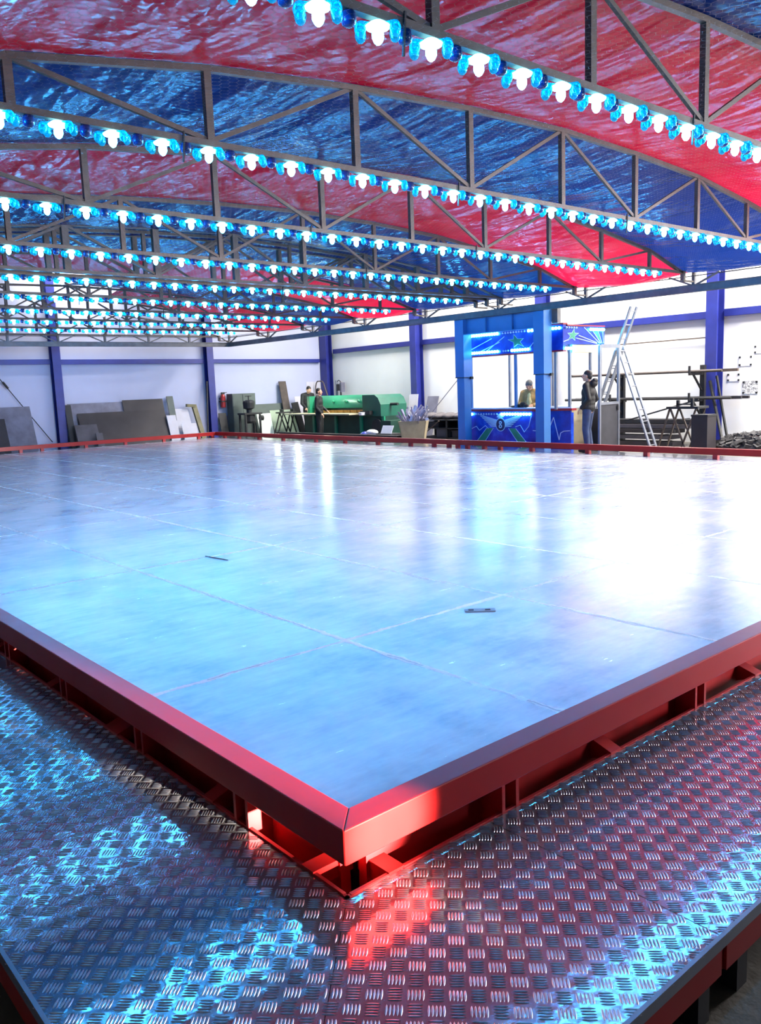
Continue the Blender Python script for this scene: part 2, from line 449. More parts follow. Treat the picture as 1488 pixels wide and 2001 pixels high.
def h_column(mb, x, y, z1, dx, dy, w=.26, d=.26, t=.022):
    # H section, flanges facing along (dx,dy)
    if dx:
        mb.b2((x-d/2, y-w/2, 0), (x-d/2+t, y+w/2, z1)); mb.b2((x+d/2-t, y-w/2, 0), (x+d/2, y+w/2, z1)); mb.b2((x-d/2+t, y-t/2, 0), (x+d/2-t, y+t/2, z1))
    else:
        mb.b2((x-w/2, y-d/2, 0), (x+w/2, y-d/2+t, z1)); mb.b2((x-w/2, y+d/2-t, 0), (x+w/2, y+d/2, z1)); mb.b2((x-t/2, y-d/2+t, 0), (x+t/2, y+d/2-t, z1))
for x, lab in ((8.30, 'dark blue steel column between the two leaning grey sheet stacks'), (13.78, 'dark blue steel column beside the red fire extinguisher')):
    mb = MB(); h_column(mb, x, YB-.16, ZC, 0, 1); tag(mb.build('steel_column', M['colblue']), lab, 'column')
mb = MB(); h_column(mb, XR-.19, YB-.25, ZC, 1, 0, .42, .30); tag(mb.build('steel_column', M['colblue']), 'wide blue corner column behind the green shear', 'column')
for y, lab in ((19.75, 'blue steel column behind the bin of metal offcuts'), (8.78, 'bright blue steel column carrying the pipe rack')):
    mb = MB(); h_column(mb, XR-.22, y, ZC, 1, 0, .30, .36); tag(mb.build('steel_column', M['colblue']), lab, 'column')
mb = MB(); h_column(mb, XR-.22, 14.2, ZC, 1, 0, .30, .36); tag(mb.build('steel_column', M['colblue']), 'blue steel column hidden mostly behind the ticket booth', 'column')
def girt(a, b, lab, h=.15):
    mb = MB(); d = Vector(b)-Vector(a)
    mb.bar(a, b, .10, .02); mb.bar(Vector(a)+Vector((0,0,h/2)), Vector(b)+Vector((0,0,h/2)), .10, .02)
    mb.bar(Vector(a)-Vector((0,0,h/2)), Vector(b)-Vector((0,0,h/2)), .10, .02)
    n = Vector((0, 0, 1)).cross(d.normalized())*.045
    if n.x > 0 or n.y > 0: n = -n
    mb.bar(Vector(a)+n, Vector(b)+n, .012, h)
    return tag(mb.build('wall_girt', M['colblue']), lab, 'beam')
girt((-6, YB-.06, 2.93), (8.15, YB-.06, 2.93), 'blue horizontal wall rail at the left edge of the back wall', .14)
girt((8.43, YB-.06, 2.92), (13.65, YB-.06, 2.90), 'blue horizontal wall rail above the stack of leaning sheets', .14)
girt((13.93, YB-.06, 2.90), (18.8, YB-.06, 2.87), 'blue horizontal wall rail above the grey green cabinet', .12)
girt((XR-.06, 24.7, 3.20), (XR-.06, 19.9, 3.24), 'blue horizontal wall rail above the green shear', .15)
girt((XR-.06, 19.6, 3.24), (XR-.06, 14.35, 3.25), 'blue horizontal wall rail above the scrap pile', .15)
girt((XR-.06, 14.05, 3.25), (XR-.06, 8.95, 3.25), 'blue horizontal wall rail behind the ladder top', .16)
girt((XR-.06, 8.6, 3.27), (XR-.06, 2.0, 3.28), 'blue horizontal wall rail right of the bright blue column', .16)

# ------------------------------------------------------------------ bumper car track
TX, TY = 12.65, 22.92
root = thing('track_floor', 'pale scuffed steel plate floor of the bumper car track', 'track floor', (6.3, 11.5, 0))
part(MB().b2((.15, .15, .262), (TX-.06, TY-.06, .28)), 'steel_plates', M['track'], root)
part(MB().b2((.16, .16, .0), (TX-.16, TY-.16, .255)), 'substructure', M['black'], root)

RW, RB, RT = .10, .355, .47
def rail(lab, p, q, inn, br, ctop=.31):
    """bumper rail with its outer edge from p to q, inn = unit vector to the inside; br = list of (distance, kind)"""
    p, q, inn = Vector(p), Vector(q), Vector(inn)
    d = (q-p).normalized(); L = (q-p).length
    root = thing('bumper_rail', lab, 'bumper rail', (p.x, p.y, 0))
    mb = MB()
    a, b, c, e = p, q, q+inn*RW-d*RW, p+inn*RW+d*RW     # mitred ends
    poly = [(v.x, v.y) for v in (a, b, c, e)]
    mb.prism(poly, RB, RT)
    part(mb, 'rail_beam', M['red'], root, bevel=.004)
    # recessed chassis beam under the rail
    mb = MB(); off = inn*.12
    mb.bar(p+off+d*.16+Vector((0,0,ctop-.11)), q+off-d*.16+Vector((0,0,ctop-.11)), .04, .22)
    part(mb, 'chassis_beam', M['redchassis'], root)
    mb = MB()
    mb.bar(p+d*.02+inn*.008+Vector((0,0,.232)), q-d*.02+inn*.008+Vector((0,0,.232)), .012, .05)
    part(mb, 'deck_edge_angle', M['redchassis'], root)
    for (s, kind) in br:
        mb = MB(); o = p+d*s
        R = Matrix((d, inn, Vector((0, 0, 1)))).transposed()
        if kind == 'plate':
            mb.box(o+inn*.055+Vector((0,0,.26)), (.016, .11, .195), R)
        elif kind == 'wedge':
            # gusset: sloping flat seat from the chassis to the deck edge
            pts = [o+inn*.115+Vector((0,0,.30)), o+inn*.115+Vector((0,0,.20)), o+inn*.0+Vector((0,0,.245)), o+inn*.0+Vector((0,0,.262))]
            hw = d*.035
            vs = [x-hw for x in pts]+[x+hw for x in pts]
            mb.add(vs, [(3,2,1,0), (4,5,6,7), (0,1,5,4), (1,2,6,5), (2,3,7,6), (3,0,4,7)])
        else:
            mb.box(o+inn*.06+Vector((0,0,.315)), (.09, .08, .085), R)
        part(mb, 'bracket', M['redchassis'], root)
    return root
def bseq(first, L, step=.0):
    out = []; s = first
    return out
near_r = [(.715, 'plate'), (.79, 'plate'), (1.41, 'wedge'), (2.05, 'plate'), (2.13, 'plate'), (2.67, 'wedge'), (3.4, 'plate'), (3.48, 'plate'), (4.1, 'wedge')]
near_l = [(.56, 'plate'), (.64, 'plate'), (.84, 'wedge'), (1.40, 'plate'), (1.47, 'plate'), (1.70, 'wedge'), (1.77, 'wedge'), (2.28, 'plate'), (2.36, 'plate'), (2.56, 'wedge'), (3.2, 'plate'), (3.28, 'plate'), (3.5, 'wedge'), (4.2, 'wedge')]
far_r_y = (4.1, 5.37, 6.74, 8.05, 9.47, 10.36, 10.83, 11.35, 11.66, 11.95, 12.45, 13.28, 14.53, 15.9, 17.24, 18.88, 20.21, 21.39, 22.29)
far_l_x = (4.8, 6.26, 6.86, 8.16, 9.4, 10.69, 11.93, 12.45)
rail('red steel bumper rail along the near right edge of the track', (0, 0, 0), (TX, 0, 0), (0, 1, 0), near_r, .353)
rail('red steel bumper rail along the near left edge of the track', (0, TY, 0), (0, 0, 0), (1, 0, 0), [(TY-s, k) for s, k in near_l], .353)
rail('red steel bumper rail in front of the ticket booth', (TX, 0, 0), (TX, TY, 0), (-1, 0, 0), [(y, 'block') for y in far_r_y], .27)
rail('red steel bumper rail in front of the leaning grey sheets', (TX, TY, 0), (0, TY, 0), (0, -1, 0), [(TX-x, 'block') for x in far_l_x], .27)
# open corner frame under the near corner of the rails
root = thing('corner_bracket', 'red box frame under the near corner of the bumper rails', 'bracket', (0.1, 0.1, 0))
mb = MB()
mb.b2((.17, .0, .205), (.235, .17, .262)); mb.b2((.0, .17, .205), (.17, .235, .262))
part(mb, 'crossbar', M['red'], root)
part(MB().b2((0.0, 0.0, .12), (.012, .17, .255)).b2((.0, .0, .12), (.17, .012, .255)), 'corner_angle', M['redchassis'], root)

# ------------------------------------------------------------------ tread plate walkway
DZ, DW = .25, .845
def tread_bars(mb, poly):
    """raised five-bar pattern: every other block of bars turned by 90 degrees"""
    P = .0745; c = P/math.sqrt(2); ox, oy = .0295, .0171; r2 = math.sqrt(.5)
    xs = [p[0] for p in poly]; ys = [p[1] for p in poly]
    def inside(x, y):
        n = len(poly); sg = 0
        for i in range(n):
            a, b = poly[i], poly[(i+1) % n]
            cr = (b[0]-a[0])*(y-a[1])-(b[1]-a[1])*(x-a[0])
            d = cr/math.hypot(b[0]-a[0], b[1]-a[1])
            if sg == 0: sg = 1 if d > 0 else -1
            if d*sg < .004: return False
        return True
    us = [(x-ox-y+oy)*r2/c for x, y in poly]; vs_ = [(x-ox+y-oy)*r2/c for x, y in poly]
    N = 8; h = .0019
    prof = [(math.cos(2*math.pi*k/N), math.sin(2*math.pi*k/N)) for k in range(N)]
    for ui in range(int(min(us))-1, int(max(us))+2):
        for vi in range(int(min(vs_))-1, int(max(vs_))+2):
            par = (ui+vi) % 2
            for k in range(-2, 3):
                ac, al = k*.0095, 0.
                u = ui*c+(al if par else ac); v = vi*c+(ac if par else al)
                x = ox+(u+v)*r2; y = oy+(v-u)*r2
                if not inside(x, y): continue
                dv = Vector((r2, r2, 0)) if not par else Vector((r2, -r2, 0))
                dn = Vector((-dv.y, dv.x, 0)); cc = Vector((x, y, DZ-.0002))
                ring = []
                for (sl, sw, z) in ((.0205, .0036, 0), (.0165, .0024, h*.75), (.011, .0009, h)):
                    for (a, b) in prof: ring.append(cc+dv*(a*sl)+dn*(b*sw)+Vector((0, 0, z)))
                fs = [(r*N+i, r*N+(i+1) % N, (r+1)*N+(i+1) % N, (r+1)*N+i) for r in range(2) for i in range(N)]
                fs.append(tuple(2*N+i for i in range(N)))
                mb.add(ring, fs)
def deck(lab, poly, edge=None, bars=False):
    cx = sum(p[0] for p in poly)/len(poly); cy = sum(p[1] for p in poly)/len(poly)
    root = thing('walkway_panel', lab, 'walkway', (cx, cy, 0))
    mb = MB().prism(poly, DZ-.012, DZ); mb.cur = 1
    if bars: tread_bars(mb, poly)
    part(mb, 'tread_plate', [M['checker'], M['treadbar']], root)
    # steel frame under the plate, set in a little
    ins = [(p[0]+(cx-p[0])*.012, p[1]+(cy-p[1])*.012) for p in poly]
    mb = MB()
    n = len(ins)
    for i in range(n):
        a, b = ins[i], ins[(i+1) % n]
        mb.bar((a[0], a[1], DZ-.062), (b[0], b[1], DZ-.062), .02, .096)
    part(mb, 'frame', M['red'], root)
    if edge:
        mb = MB()
        for a, b in edge:
            mb.bar((a[0], a[1], DZ-.014), (b[0], b[1], DZ-.014), .012, .036)
        part(mb, 'edge_trim', M['alu'], root)
    for i in range(n):
        a = ins[i]
        part(MB().b2((a[0]+(cx-a[0])*.1-.03, a[1]+(cy-a[1])*.1-.03, 0), (a[0]+(cx-a[0])*.1+.03, a[1]+(cy-a[1])*.1+.03, DZ-.1)), 'foot', M['dark'], root)
g = .0016
deck('tread plate walkway panel at the near corner, right of the mitred seam', [(g, 0), (-DW+g, -DW), (.64-g, -DW), (.64-g, 0)], [((-DW, -DW), (.64, -DW))], True)
deck('tread plate walkway panel along the near left rail', [(-g, 0), (0, 3.1), (-DW, 3.1), (-DW, -DW+g)], [((-DW, -DW), (-DW, 3.1))], True)
deck('tread plate walkway panel along the near right rail', [(.64+g, 0), (.64+g, -DW), (3.5, -DW), (3.5, 0)], [((.64, -DW), (3.5, -DW))], True)
deck('tread plate walkway panel in the far left of the near side', [(0, 3.1+g), (0, 6.0), (-DW, 6.0), (-DW, 3.1+g)])
deck('tread plate walkway strip before the ticket booth and ladder', [(TX+.015, -.2), (TX+.80, -.2), (TX+.80, TY), (TX+.015, TY)])
deck('tread plate walkway strip before the leaning sheets', [(-.8, TY+.015), (TX+.80, TY+.015), (TX+.80, TY+.8), (-.8, TY+.8)])

# ------------------------------------------------------------------ canopy: trusses, cladding, lamps, net
NODES = [(-.47, 3.58), (.56, 3.93), (2.0, 4.145), (3.42, 4.28), (4.85, 4.362), (6.29, 4.40), (7.70, 4.365), (9.145, 4.288), (10.50, 4.125), (11.93, 3.915), (13.05, 3.60)]
VX = [n[0] for n in NODES[1:-1]]
CZ = 3.615
DY, Y3 = 2.38979, 6.31762
def rowy(j): return Y3+DY*(j-3)
def arch(x):
    for (a, za), (b, zb) in zip(NODES, NODES[1:]):
        if x <= b or b == NODES[-1][0]:
            t = (x-a)/(b-a); return za+(zb-za)*t
RN = ['frontmost', 'first', 'second', 'third', 'fourth', 'fifth', 'sixth', 'seventh', 'eighth', 'ninth', 'rearmost']
def truss(lab, y, w=.05, name='roof_truss', zoff=0., hw=.06):
    root = thing(name, lab, 'truss', (6.29, y, CZ))
    part(MB().bar((-.47, y, CZ+zoff), (13.05, y, CZ+zoff), w, .045), 'bottom_chord', M['truss'], root)
    mb = MB()
    for a, b in zip(NODES, NODES[1:]): mb.bar((a[0], y, a[1]), (b[0], y, b[1]), w, .045)
    part(mb, 'top_chord', M['truss'], root)
    for x in VX: part(MB().bar((x, y, CZ), (x, y, arch(x)), hw, hw*.8, (0, 1, 0)), 'upright', M['truss'], root)
    for i in range(len(VX)-1):
        a, b = VX[i], VX[i+1]
        if i % 2 == 0: p, q = (a, y, arch(a)), (b, y, CZ+.02)
        else: p, q = (a, y, CZ+.02), (b, y, arch(b))
        part(MB().bar(p, q, w*.55, .035), 'diagonal', M['truss'], root)
    for x in ((1.77, 4.66, 7.5) if 'lamps' in lab else ()): part(MB().bar((x, y-.03, CZ+.05), (x-.02, y-.03, CZ-.17), .012, .012, (0, 1, 0)), 'cable_strap', M['black'], root)
    part(MB().bar((13.05, y, 3.64), (13.05, y, 3.47), .07, .07).bar((13.05, y, 3.47), (13.44, y, 3.47), .04, .03), 'end_plate', M['truss'], root)
    return root
for j in range(0, 10):
    lab = {0: 'grey roof truss over the walkway, frontmost of all', 9: 'grey roof truss nearest the back wall'}.get(j, 'grey roof truss carrying the %s row of lit lamps from the front' % ORD[j-1])
    truss(lab, rowy(j))
truss('heavy grey centre truss just in front of the fifth lamp row', rowy(5)-.42, .09, hw=.10)
truss('heavy grey centre truss just behind the fifth lamp row', rowy(5)+.34, .07, hw=.08)
truss('grey end truss above the back edge of the track', rowy(10))

def cladding(j, x0, lab, red):
    ya, yb = rowy(j), rowy(j+1)
    nx, ny = 110, 16
    mb = MB(); vs = []; xs = [x0+(13.22-x0)*i/nx for i in range(nx+1)]
    rnd = random.Random(50+j)
    ph = [rnd.uniform(0, 6.28) for _ in range(8)]
    for k in range(ny+1):
        t = k/ny; y = ya+(yb-ya)*t
        for x in xs:
            zz = arch(min(x, 13.05)) - max(0, x-13.05)*.1 + .035
            sag = math.sin(math.pi*t)
            zz -= .10*sag*(1-.3*abs(x-6.3)/7)
            zz += .018*sag*math.sin(x*3.1+ph[0]+t*2)*math.sin(x*1.3+ph[1])+.012*sag*math.sin(x*7.3+3.1*t+ph[2])
            vs.append((x, y, zz))
    fs = [(k*(nx+1)+i, k*(nx+1)+i+1, (k+1)*(nx+1)+i+1, (k+1)*(nx+1)+i) for k in range(ny) for i in range(nx)]
    mb.add(vs, fs)
    o = mb.build('canopy_sheet', M['fabred' if red else 'fabblue'], smooth=True)
    return tag(o, lab, 'canopy sheet')
for j in range(0, 9):
    red = j in (1, 3, 6, 8)
    cname = 'red' if red else 'blue'
    x0 = {7: 6.0, 8: 7.6}.get(j, -.47)
    lab = 'blue vinyl canopy sheet at the top right corner of the picture' if j == 0 else '%s vinyl canopy sheet behind the %s row of lamps' % (cname, ORD[j-1])
    cladding(j, x0, lab, red)

# lamps --------------------------------------------------------------
BZ = 3.565
base_me = MB().lathe([(.030, -.014), (.060, -.010), (.064, .000), (.05, .010), (.03, .022)], 14).mesh('lamp_base', M['lampplate'], True)
bulb_me = MB().lathe([(.008, -.088), (.020, -.078), (.030, -.058), (.030, -.036), (.023, -.012), (.020, 0)], 10).mesh('bulb', M['bulb'], True)
pm = MB()
for k in range(4):
    a = math.radians((116, 162, 296, 342)[k])
    pm.b2((min(0, .096*math.cos(a)), .096*math.sin(a)-.012, -.004), (max(0, .096*math.cos(a)), .096*math.sin(a)+.012, .006)) if False else pm.bar((.05*math.cos(a), .05*math.sin(a), .004), (.1*math.cos(a), .1*math.sin(a), .004), .04, .008)
    pm.ell((.096*math.cos(a), .096*math.sin(a), -.026), (.030, .030, .040), 10, 7)
petal_me = pm.mesh('lens_ring', M['petal'], True)
dm = MB().lathe([(.030, .03), (.036, .02), (.040, -.012), (.034, -.034), (.016, -.044)], 12)
dark_me = dm.mesh('unlit_lamp', M['darkcap'], True)
def link(name, me, parent=None):
    o = D.objects.new(name, me); COL.objects.link(o)
    if parent is not None: o.parent = parent
    return o
XE, SP = 12.1018, 0.374848
ENDS = {0: 32, 1: 32}
ROWNAME = ['row over the walkway', 'front lamp row', 'second lamp row', 'third lamp row', 'fourth lamp row', 'fifth lamp row', 'sixth lamp row', 'seventh lamp row', 'eighth lamp row', 'rearmost lamp row']
protos = None
LEFTX = {0: -.3, 1: -.4, 2: .3, 3: 1.0, 4: 1.7, 5: 2.4, 6: 3.2, 7: 3.9, 8: 4.6, 9: 5.2}
for j in range(0, 10):
    y = rowy(j)
    for k in range(33):
        x = XE-SP*k
        if x < -.3: continue
        if x < LEFTX[j]-.6 and j > 4: continue
        lab = 'lit cyan lamp, %s from the right end of the %s' % (ORD[k], ROWNAME[j])
        o = D.objects.new('festoon_lamp', None); COL.objects.link(o); o.location = (x, y, BZ); o.empty_display_size = .05
        tag(o, lab, 'lamp', 'lit cyan lamps under the roof trusses')
        link('lamp_base', base_me, o); link('bulb', bulb_me, o); link('lens_ring', petal_me, o)
for j in range(1, 10):
    y = rowy(j)
    for k in range(32):
        x = XE-SP*(k+.5)
        if x < LEFTX[j]: continue
        if j == 1 and x > 6.2: continue
        if j == 2 and x > 11.3: continue
        o = link('unlit_lamp', dark_me); o.location = (x, y, BZ-.004)
        tag(o, 'unlit dark cap, %s from the right end of the %s' % (ORD[k], ROWNAME[j]), 'lamp', 'unlit lamp caps between the lit lamps')

# wire netting under the lamps
mb = MB(); nx, ny = 60, 80; vs = []
for k in range(ny+1):
    y = -.8+(23.0+.8)*k/ny
    for i in range(nx+1):
        x = -.4+13.5*i/nx
        vs.append((x, y, 3.462+.006*math.sin(x*4.2+y*1.1)*math.sin(y*2.63)))
mb.add(vs, [(k*(nx+1)+i, k*(nx+1)+i+1, (k+1)*(nx+1)+i+1, (k+1)*(nx+1)+i) for k in range(ny) for i in range(nx)])
tag(mb.build('wire_net', M['net'], smooth=True), 'fine wire netting stretched under all the lamp rows', 'net')

# perimeter beams ----------------------------------------------------
def perimeter(lab, p, q, stations, flip):
    p, q = Vector(p), Vector(q); d = (q-p).normalized()
    root = thing('roof_edge_beam', lab, 'beam', (p.x, p.y, 3.28))
    mb = MB()
    mb.bar(p+Vector((0,0,3.35)), q+Vector((0,0,3.35)), .05, .14)
    mb.bar(p+Vector((0,0,3.286)), q+Vector((0,0,3.286)), .11, .012); mb.bar(p+Vector((0,0,3.414)), q+Vector((0,0,3.414)), .11, .012)
    part(mb, 'beam', M['beamgrey'], root)
    part(MB().bar(p+Vector((0,0,3.575)), q+Vector((0,0,3.575)), .02, .016), 'edge_cable', M['dark'], root)
    for s in stations:
        o = p+d*s
        part(MB().bar(o+Vector((0,0,3.42)), o+Vector((0,0,3.66)), .06, .06), 'upright', M['beamgrey'], root)
        for sg in (-1, 1):
            part(MB().bar(o+d*sg*.06+Vector((0,0,3.42)), o+d*sg*.5+Vector((0,0,3.60)), .04, .03), 'diagonal', M['beamgrey'], root)
    return root
root = perimeter('long grey roof edge beam above the booth and ladder', (13.44, -.9, 0), (13.44, 23.1, 0), [rowy(j)+.9 for j in range(0, 11)], 1)
mb = MB()
for i in range(330):          # short ties between the sheet edge and the cable
    y = 3.2+i*.06
    mb.tube((13.20, y, 3.60), (13.42, y+.02, 3.58), .003, 4)
part(mb, 'net_ties', M['dark'], root)['kind'] = 'stuff'
perimeter('grey roof edge beam above the leaning sheets at the back', (-.6, 23.08, 0), (13.44, 23.08, 0), [1.2+1.42*i for i in range(9)], 1)

# legs of the roof ---------------------------------------------------
def leg(lab, y, hanger):
    root = thing('support_tower', lab, 'support', (13.63, y, 0))
    x = 13.63
    part(MB().b2((x-.12, y-.12, 0), (x+.12, y+.12, 1.95)), 'inner_post', M['legblue'], root, bevel=.006)
    part(MB().b2((x-.145, y-.145, 1.90), (x+.145, y+.145, 3.34)), 'outer_sleeve', M['legblue'], root, bevel=.006)
    part(MB().b2((x-.15, y-.15, 1.895), (x+.15, y+.15, 1.91)), 'collar', M['dark'], root)
    part(MB().b2((x+.06, y-.19, 1.86), (x+.14, y-.14, 1.92)), 'locking_pin', M['black'], root)
    if hanger:
        part(MB().b2((x+.145, y-.30, 3.0), (x+.26, y-.15, 3.34)).b2((x+.20, y-.16, 3.05), (x+.33, y-.02, 3.32)), 'hanger_block', M['beamgrey'], root)
    return root
leg('light blue square roof support at the left end of the booth', 12.41, 0)
leg('blue square roof support standing across the middle of the booth', 9.99, 1)
root = thing('crossbeam', 'blue plate girder joining the two roof supports above the booth', 'beam', (13.63, 11.2, 3.0))
part(MB().b2((13.60, 10.14, 2.93), (13.64, 12.26, 3.34)), 'web_plate', M['legblue'], root)
part(MB().b2((13.53, 10.14, 3.33), (13.73, 12.26, 3.35)).b2((13.53, 10.14, 2.92), (13.73, 12.26, 2.94)), 'flange', M['legblue'], root)
for yy in (10.8, 11.6): part(MB().b2((13.54, yy-.008, 2.94), (13.60, yy+.008, 3.33)), 'stiffener', M['legblue'], root)

o = MB().tube((2.26, 4.94, .284), (2.30, 4.60, .284), .0035, 6); tag(o.build('steel_rod', M['dark']), 'short thin dark rod lying on the track floor', 'rod')
root = thing('steel_strip', 'small drilled flat steel strip lying on the near track floor', 'strip', (2.56, 1.80, .28))
part(MB().box((2.56, 1.80, .283), (.20, .07, .005), Matrix.Rotation(-.75, 3, 'Z')), 'strip', M['alu'], root)
for q in (-.06, .05): part(MB().box((2.56+q*.73, 1.80-q*.68, .2865), (.035, .03, .002), Matrix.Rotation(-.75, 3, 'Z')), 'hole', M['dark'], root)

# ------------------------------------------------------------------ ticket booth
BX, BY0, BY1, BXE = 13.93, 9.66, 12.55, 15.5
root = thing('ticket_booth', 'blue ticket booth with winged emblem and strings of lit round bulbs', 'booth', (14.7, 11.1, 0))
# counter body: front face, chamfered corner with the pulse line, open on the door side
body = [(BX, BY1), (BX, 10.55), (14.24, 9.68), (14.34, 9.68), (14.34, 9.75), (14.05, 10.62), (14.05, BY1)]
part(MB().prism(body, 0.0, 1.02), 'counter_body', M['boothblue'], root)
trim = [(BX-.03, BY1), (BX-.03, 10.53), (14.22, 9.645), (14.40, 9.645), (14.40, 9.80), (14.12, 10.66), (14.12, BY1)]
part(MB().prism(trim, 1.065, 1.115), 'counter_trim', M['maroon'], root)
led = [(BX-.01, BY1), (BX-.01, 10.55), (14.25, 9.68), (14.62, 9.68), (14.62, 9.85), (14.40, 10.70), (14.40, BY1)]
mb = MB().prism(led, 1.115, 1.145)
for i in range(34):
    y = 10.62+i*.056; mb.b2((BX+.02, y, 1.145), (BX+.2, y+.02, 1.150))
part(mb, 'counter_top', M['ledge'], root)
part(MB().prism([(BX+.0, BY1), (BX, 10.55), (14.24, 9.68), (14.30, 9.70), (14.02, 10.58), (14.02, BY1)], 1.02, 1.07), 'counter_rail', M['boothblue'], root)
part(MB().b2((BXE-.06, BY0+.1, 0), (BXE, BY1, 1.05)).b2((BX+.1, BY1-.06, 0), (BXE, BY1, 1.05)), 'rear_panel', M['boothdark'], root)
part(MB().b2((BX, BY0, 0.0), (BXE, BY1, .08)), 'booth_floor', M['dark'], root)
# header sign: deep on the front, shallower on the side
part(MB().b2((BX, BY0, 2.42), (BX+.10, BY1, 2.97)), 'header_front', M['boothblue'], root)
part(MB().b2((BX+.10, BY0, 2.54), (BXE, BY0+.10, 2.94)), 'header_side', M['boothblue'], root)
part(MB().b2((BXE-.1, BY0+.1, 2.54), (BXE, BY1, 2.94)).b2((BX+.1, BY1-.1, 2.54), (BXE-.1, BY1, 2.94)), 'header_back', M['boothblue'], root)
part(MB().b2((BX-.02, BY0-.02, 2.97), (BX+.14, BY1, 3.005)).b2((BX+.14, BY0-.02, 2.94), (BXE, BY0+.12, 2.97)).b2((BX-.015, BY0-.015, 2.385), (BX+.11, BY1, 2.42)), 'header_trim', M['maroon'], root)
part(MB().b2((BX+.1, BY0+.1, 2.60), (BXE-.1, BY1-.1, 2.64)), 'booth_ceiling', M['whiteboard'], root)
part(MB().b2((14.30, BY0+.02, 2.36), (15.08, BY0+.16, 2.54)), 'shutter_box', M['cream'], root)
for (x, y) in ((BX+.05, 11.06), (BX+.05, BY1-.06), (14.05, 9.95), (14.28, 9.74), (15.06, 9.74), (BXE-.05, 9.74), (BXE-.05, 11.1), (BXE-.05, BY1-.06)):
    part(MB().b2((x-.028, y-.028, 1.10), (x+.028, y+.028, 2.56)), 'post', M['legblue'] if x < 14 else M['alu'], root)
# artwork (flat shapes standing a few millimetres proud of the front panel)
def front(poly, name, mat, x=BX, d=.006):
    # poly of (y offset to the left, z)
    mb = MB(); n = len(poly)
    mb.prism([(y, z) for y, z in poly], x-d, x, axis=0)
    return part(mb, name, mat, root)
EY = 11.50
def stripe(y0, y1, wl, wr, mat, nm):
    front([(y0-wl, .66), (y0+wr, .66), (y1+wr*1.7, .10), (y1-wl*1.7, .10)], nm, mat)
stripe(EY+.33, EY+.85, .07, .11, M['artgreen'], 'green_stripe')
stripe(EY-.33, EY-.85, .11, .07, M['artgreen'], 'green_stripe')
def line(pts, nm, wd=.014, mat=None, x=BX, d=.008):
    mb = MB()
    for (a, b) in zip(pts, pts[1:]): mb.bar((x-d/2, a[0], a[1]), (x-d/2, b[0], b[1]), d, wd, (1, 0, 0)) if False else mb.bar((x-d*.5, a[0], a[1]), (x-d*.5, b[0], b[1]), wd, d, (1, 0, 0))
    return part(mb, nm, mat or M['artwhite'], root)
for sg in (1, -1):
    line([(EY+sg*.24, .66), (EY+sg*.72, .10)], 'stripe_edge', .012); line([(EY+sg*.46, .66), (EY+sg*1.02, .10)], 'stripe_edge', .012)
line([(12.5, .62), (12.3, .70), (12.2, .60), (12.0, .72), (11.9, .64)], 'pulse_line', .012)
line([(11.05, .70), (10.9, .74), (10.78, .58), (10.64, .72), (10.57, .95)], 'pulse_line', .012)
# emblem: feathered wings, shield ring and the figure in the middle
for sg in (1, -1):
    mb = MB()
    for k in range(7):
        z0 = .70+k*.026; y0 = EY+sg*(.10+.006*k); L = .26+.055*k; up = .015+.020*k
        a = (y0, z0); b = (y0+sg*L, z0+up)
        nrm = .011
        poly = [(a[0], a[1]-nrm), (b[0]-sg*.05, b[1]-nrm*1.2), (b[0], b[1]+nrm), (a[0], a[1]+nrm)]
        if sg < 0: poly = poly[::-1]
        mb.prism(poly, BX-.014, BX-.004, axis=0)
    part(mb, 'emblem_wing', M['artwhite'], root)
def disc(y, z, ry, rz, nm, mat, x, n=24, d=.006):
    mb = MB().prism([(y+ry*math.cos(2*math.pi*i/n), z+rz*math.sin(2*math.pi*i/n)) for i in range(n)], x-d, x, axis=0)
    return part(mb, nm, mat, root)
disc(EY, .75, .155, .165, 'emblem_ring', M['artwhite'], BX-.010)
disc(EY, .75, .135, .145, 'emblem_shield', M['artdark'], BX-.014)
front([(EY-.11, .93), (EY-.06, 1.0), (EY+.05, 1.01), (EY+.13, .93), (EY+.05, .90)], 'emblem_crest', M['artwhite'], BX-.006)
mb = MB()
for zc, r in ((.795, .040), (.708, .046)):
    n = 18
    for i in range(n):
        a, b = 2*math.pi*i/n, 2*math.pi*(i+1)/n
        P = lambda t, q: (EY+q*1.05*math.cos(t), zc+q*math.sin(t))
        mb.prism([P(a, r), P(b, r), P(b, r*.52), P(a, r*.52)], BX-.028, BX-.016, axis=0)
part(mb, 'emblem_figure', M['artwhite'], root)
# stars and rays on the header
def star(y, z, r, nm, mat, ax0, x, skew=.0):
    pts = []
    for i in range(10):
        a = math.pi/2+i*math.pi/5; q = r if i % 2 == 0 else r*.42
        pts.append((y+q*1.5*math.cos(a)+skew*math.sin(a)*q, z+q*math.sin(a)))
    mb = MB().prism(pts, x-.008 if ax0 == 0 else x-.008, x, axis=ax0)
    return part(mb, nm, mat, root)
star(10.98, 2.69, .17, 'star_outline', M['artwhite'], 0, BX, .5); star(10.98, 2.69, .15, 'star', M['artgreen'], 0, BX-.006, .5)
for (a, b) in (((12.5, 2.55), (11.75, 2.80)), ((12.0, 2.47), (11.35, 2.82)), ((10.62, 2.50), (10.30, 2.80)), ((12.3, 2.46), (11.5, 2.70))):
    line([a, b], 'ray', .014)
def sline(a, b, wd=.014):
    mb = MB().bar((a[0], BY0-.004, a[1]), (b[0], BY0-.004, b[1]), wd, .008, (0, 1, 0))
    return part(mb, 'ray', M['artwhite'], root)
star(14.28, 2.74, .15, 'star_outline', M['artwhite'], 1, BY0, .4); star(14.28, 2.74, .125, 'star', M['artgreen'], 1, BY0-.006, .4)
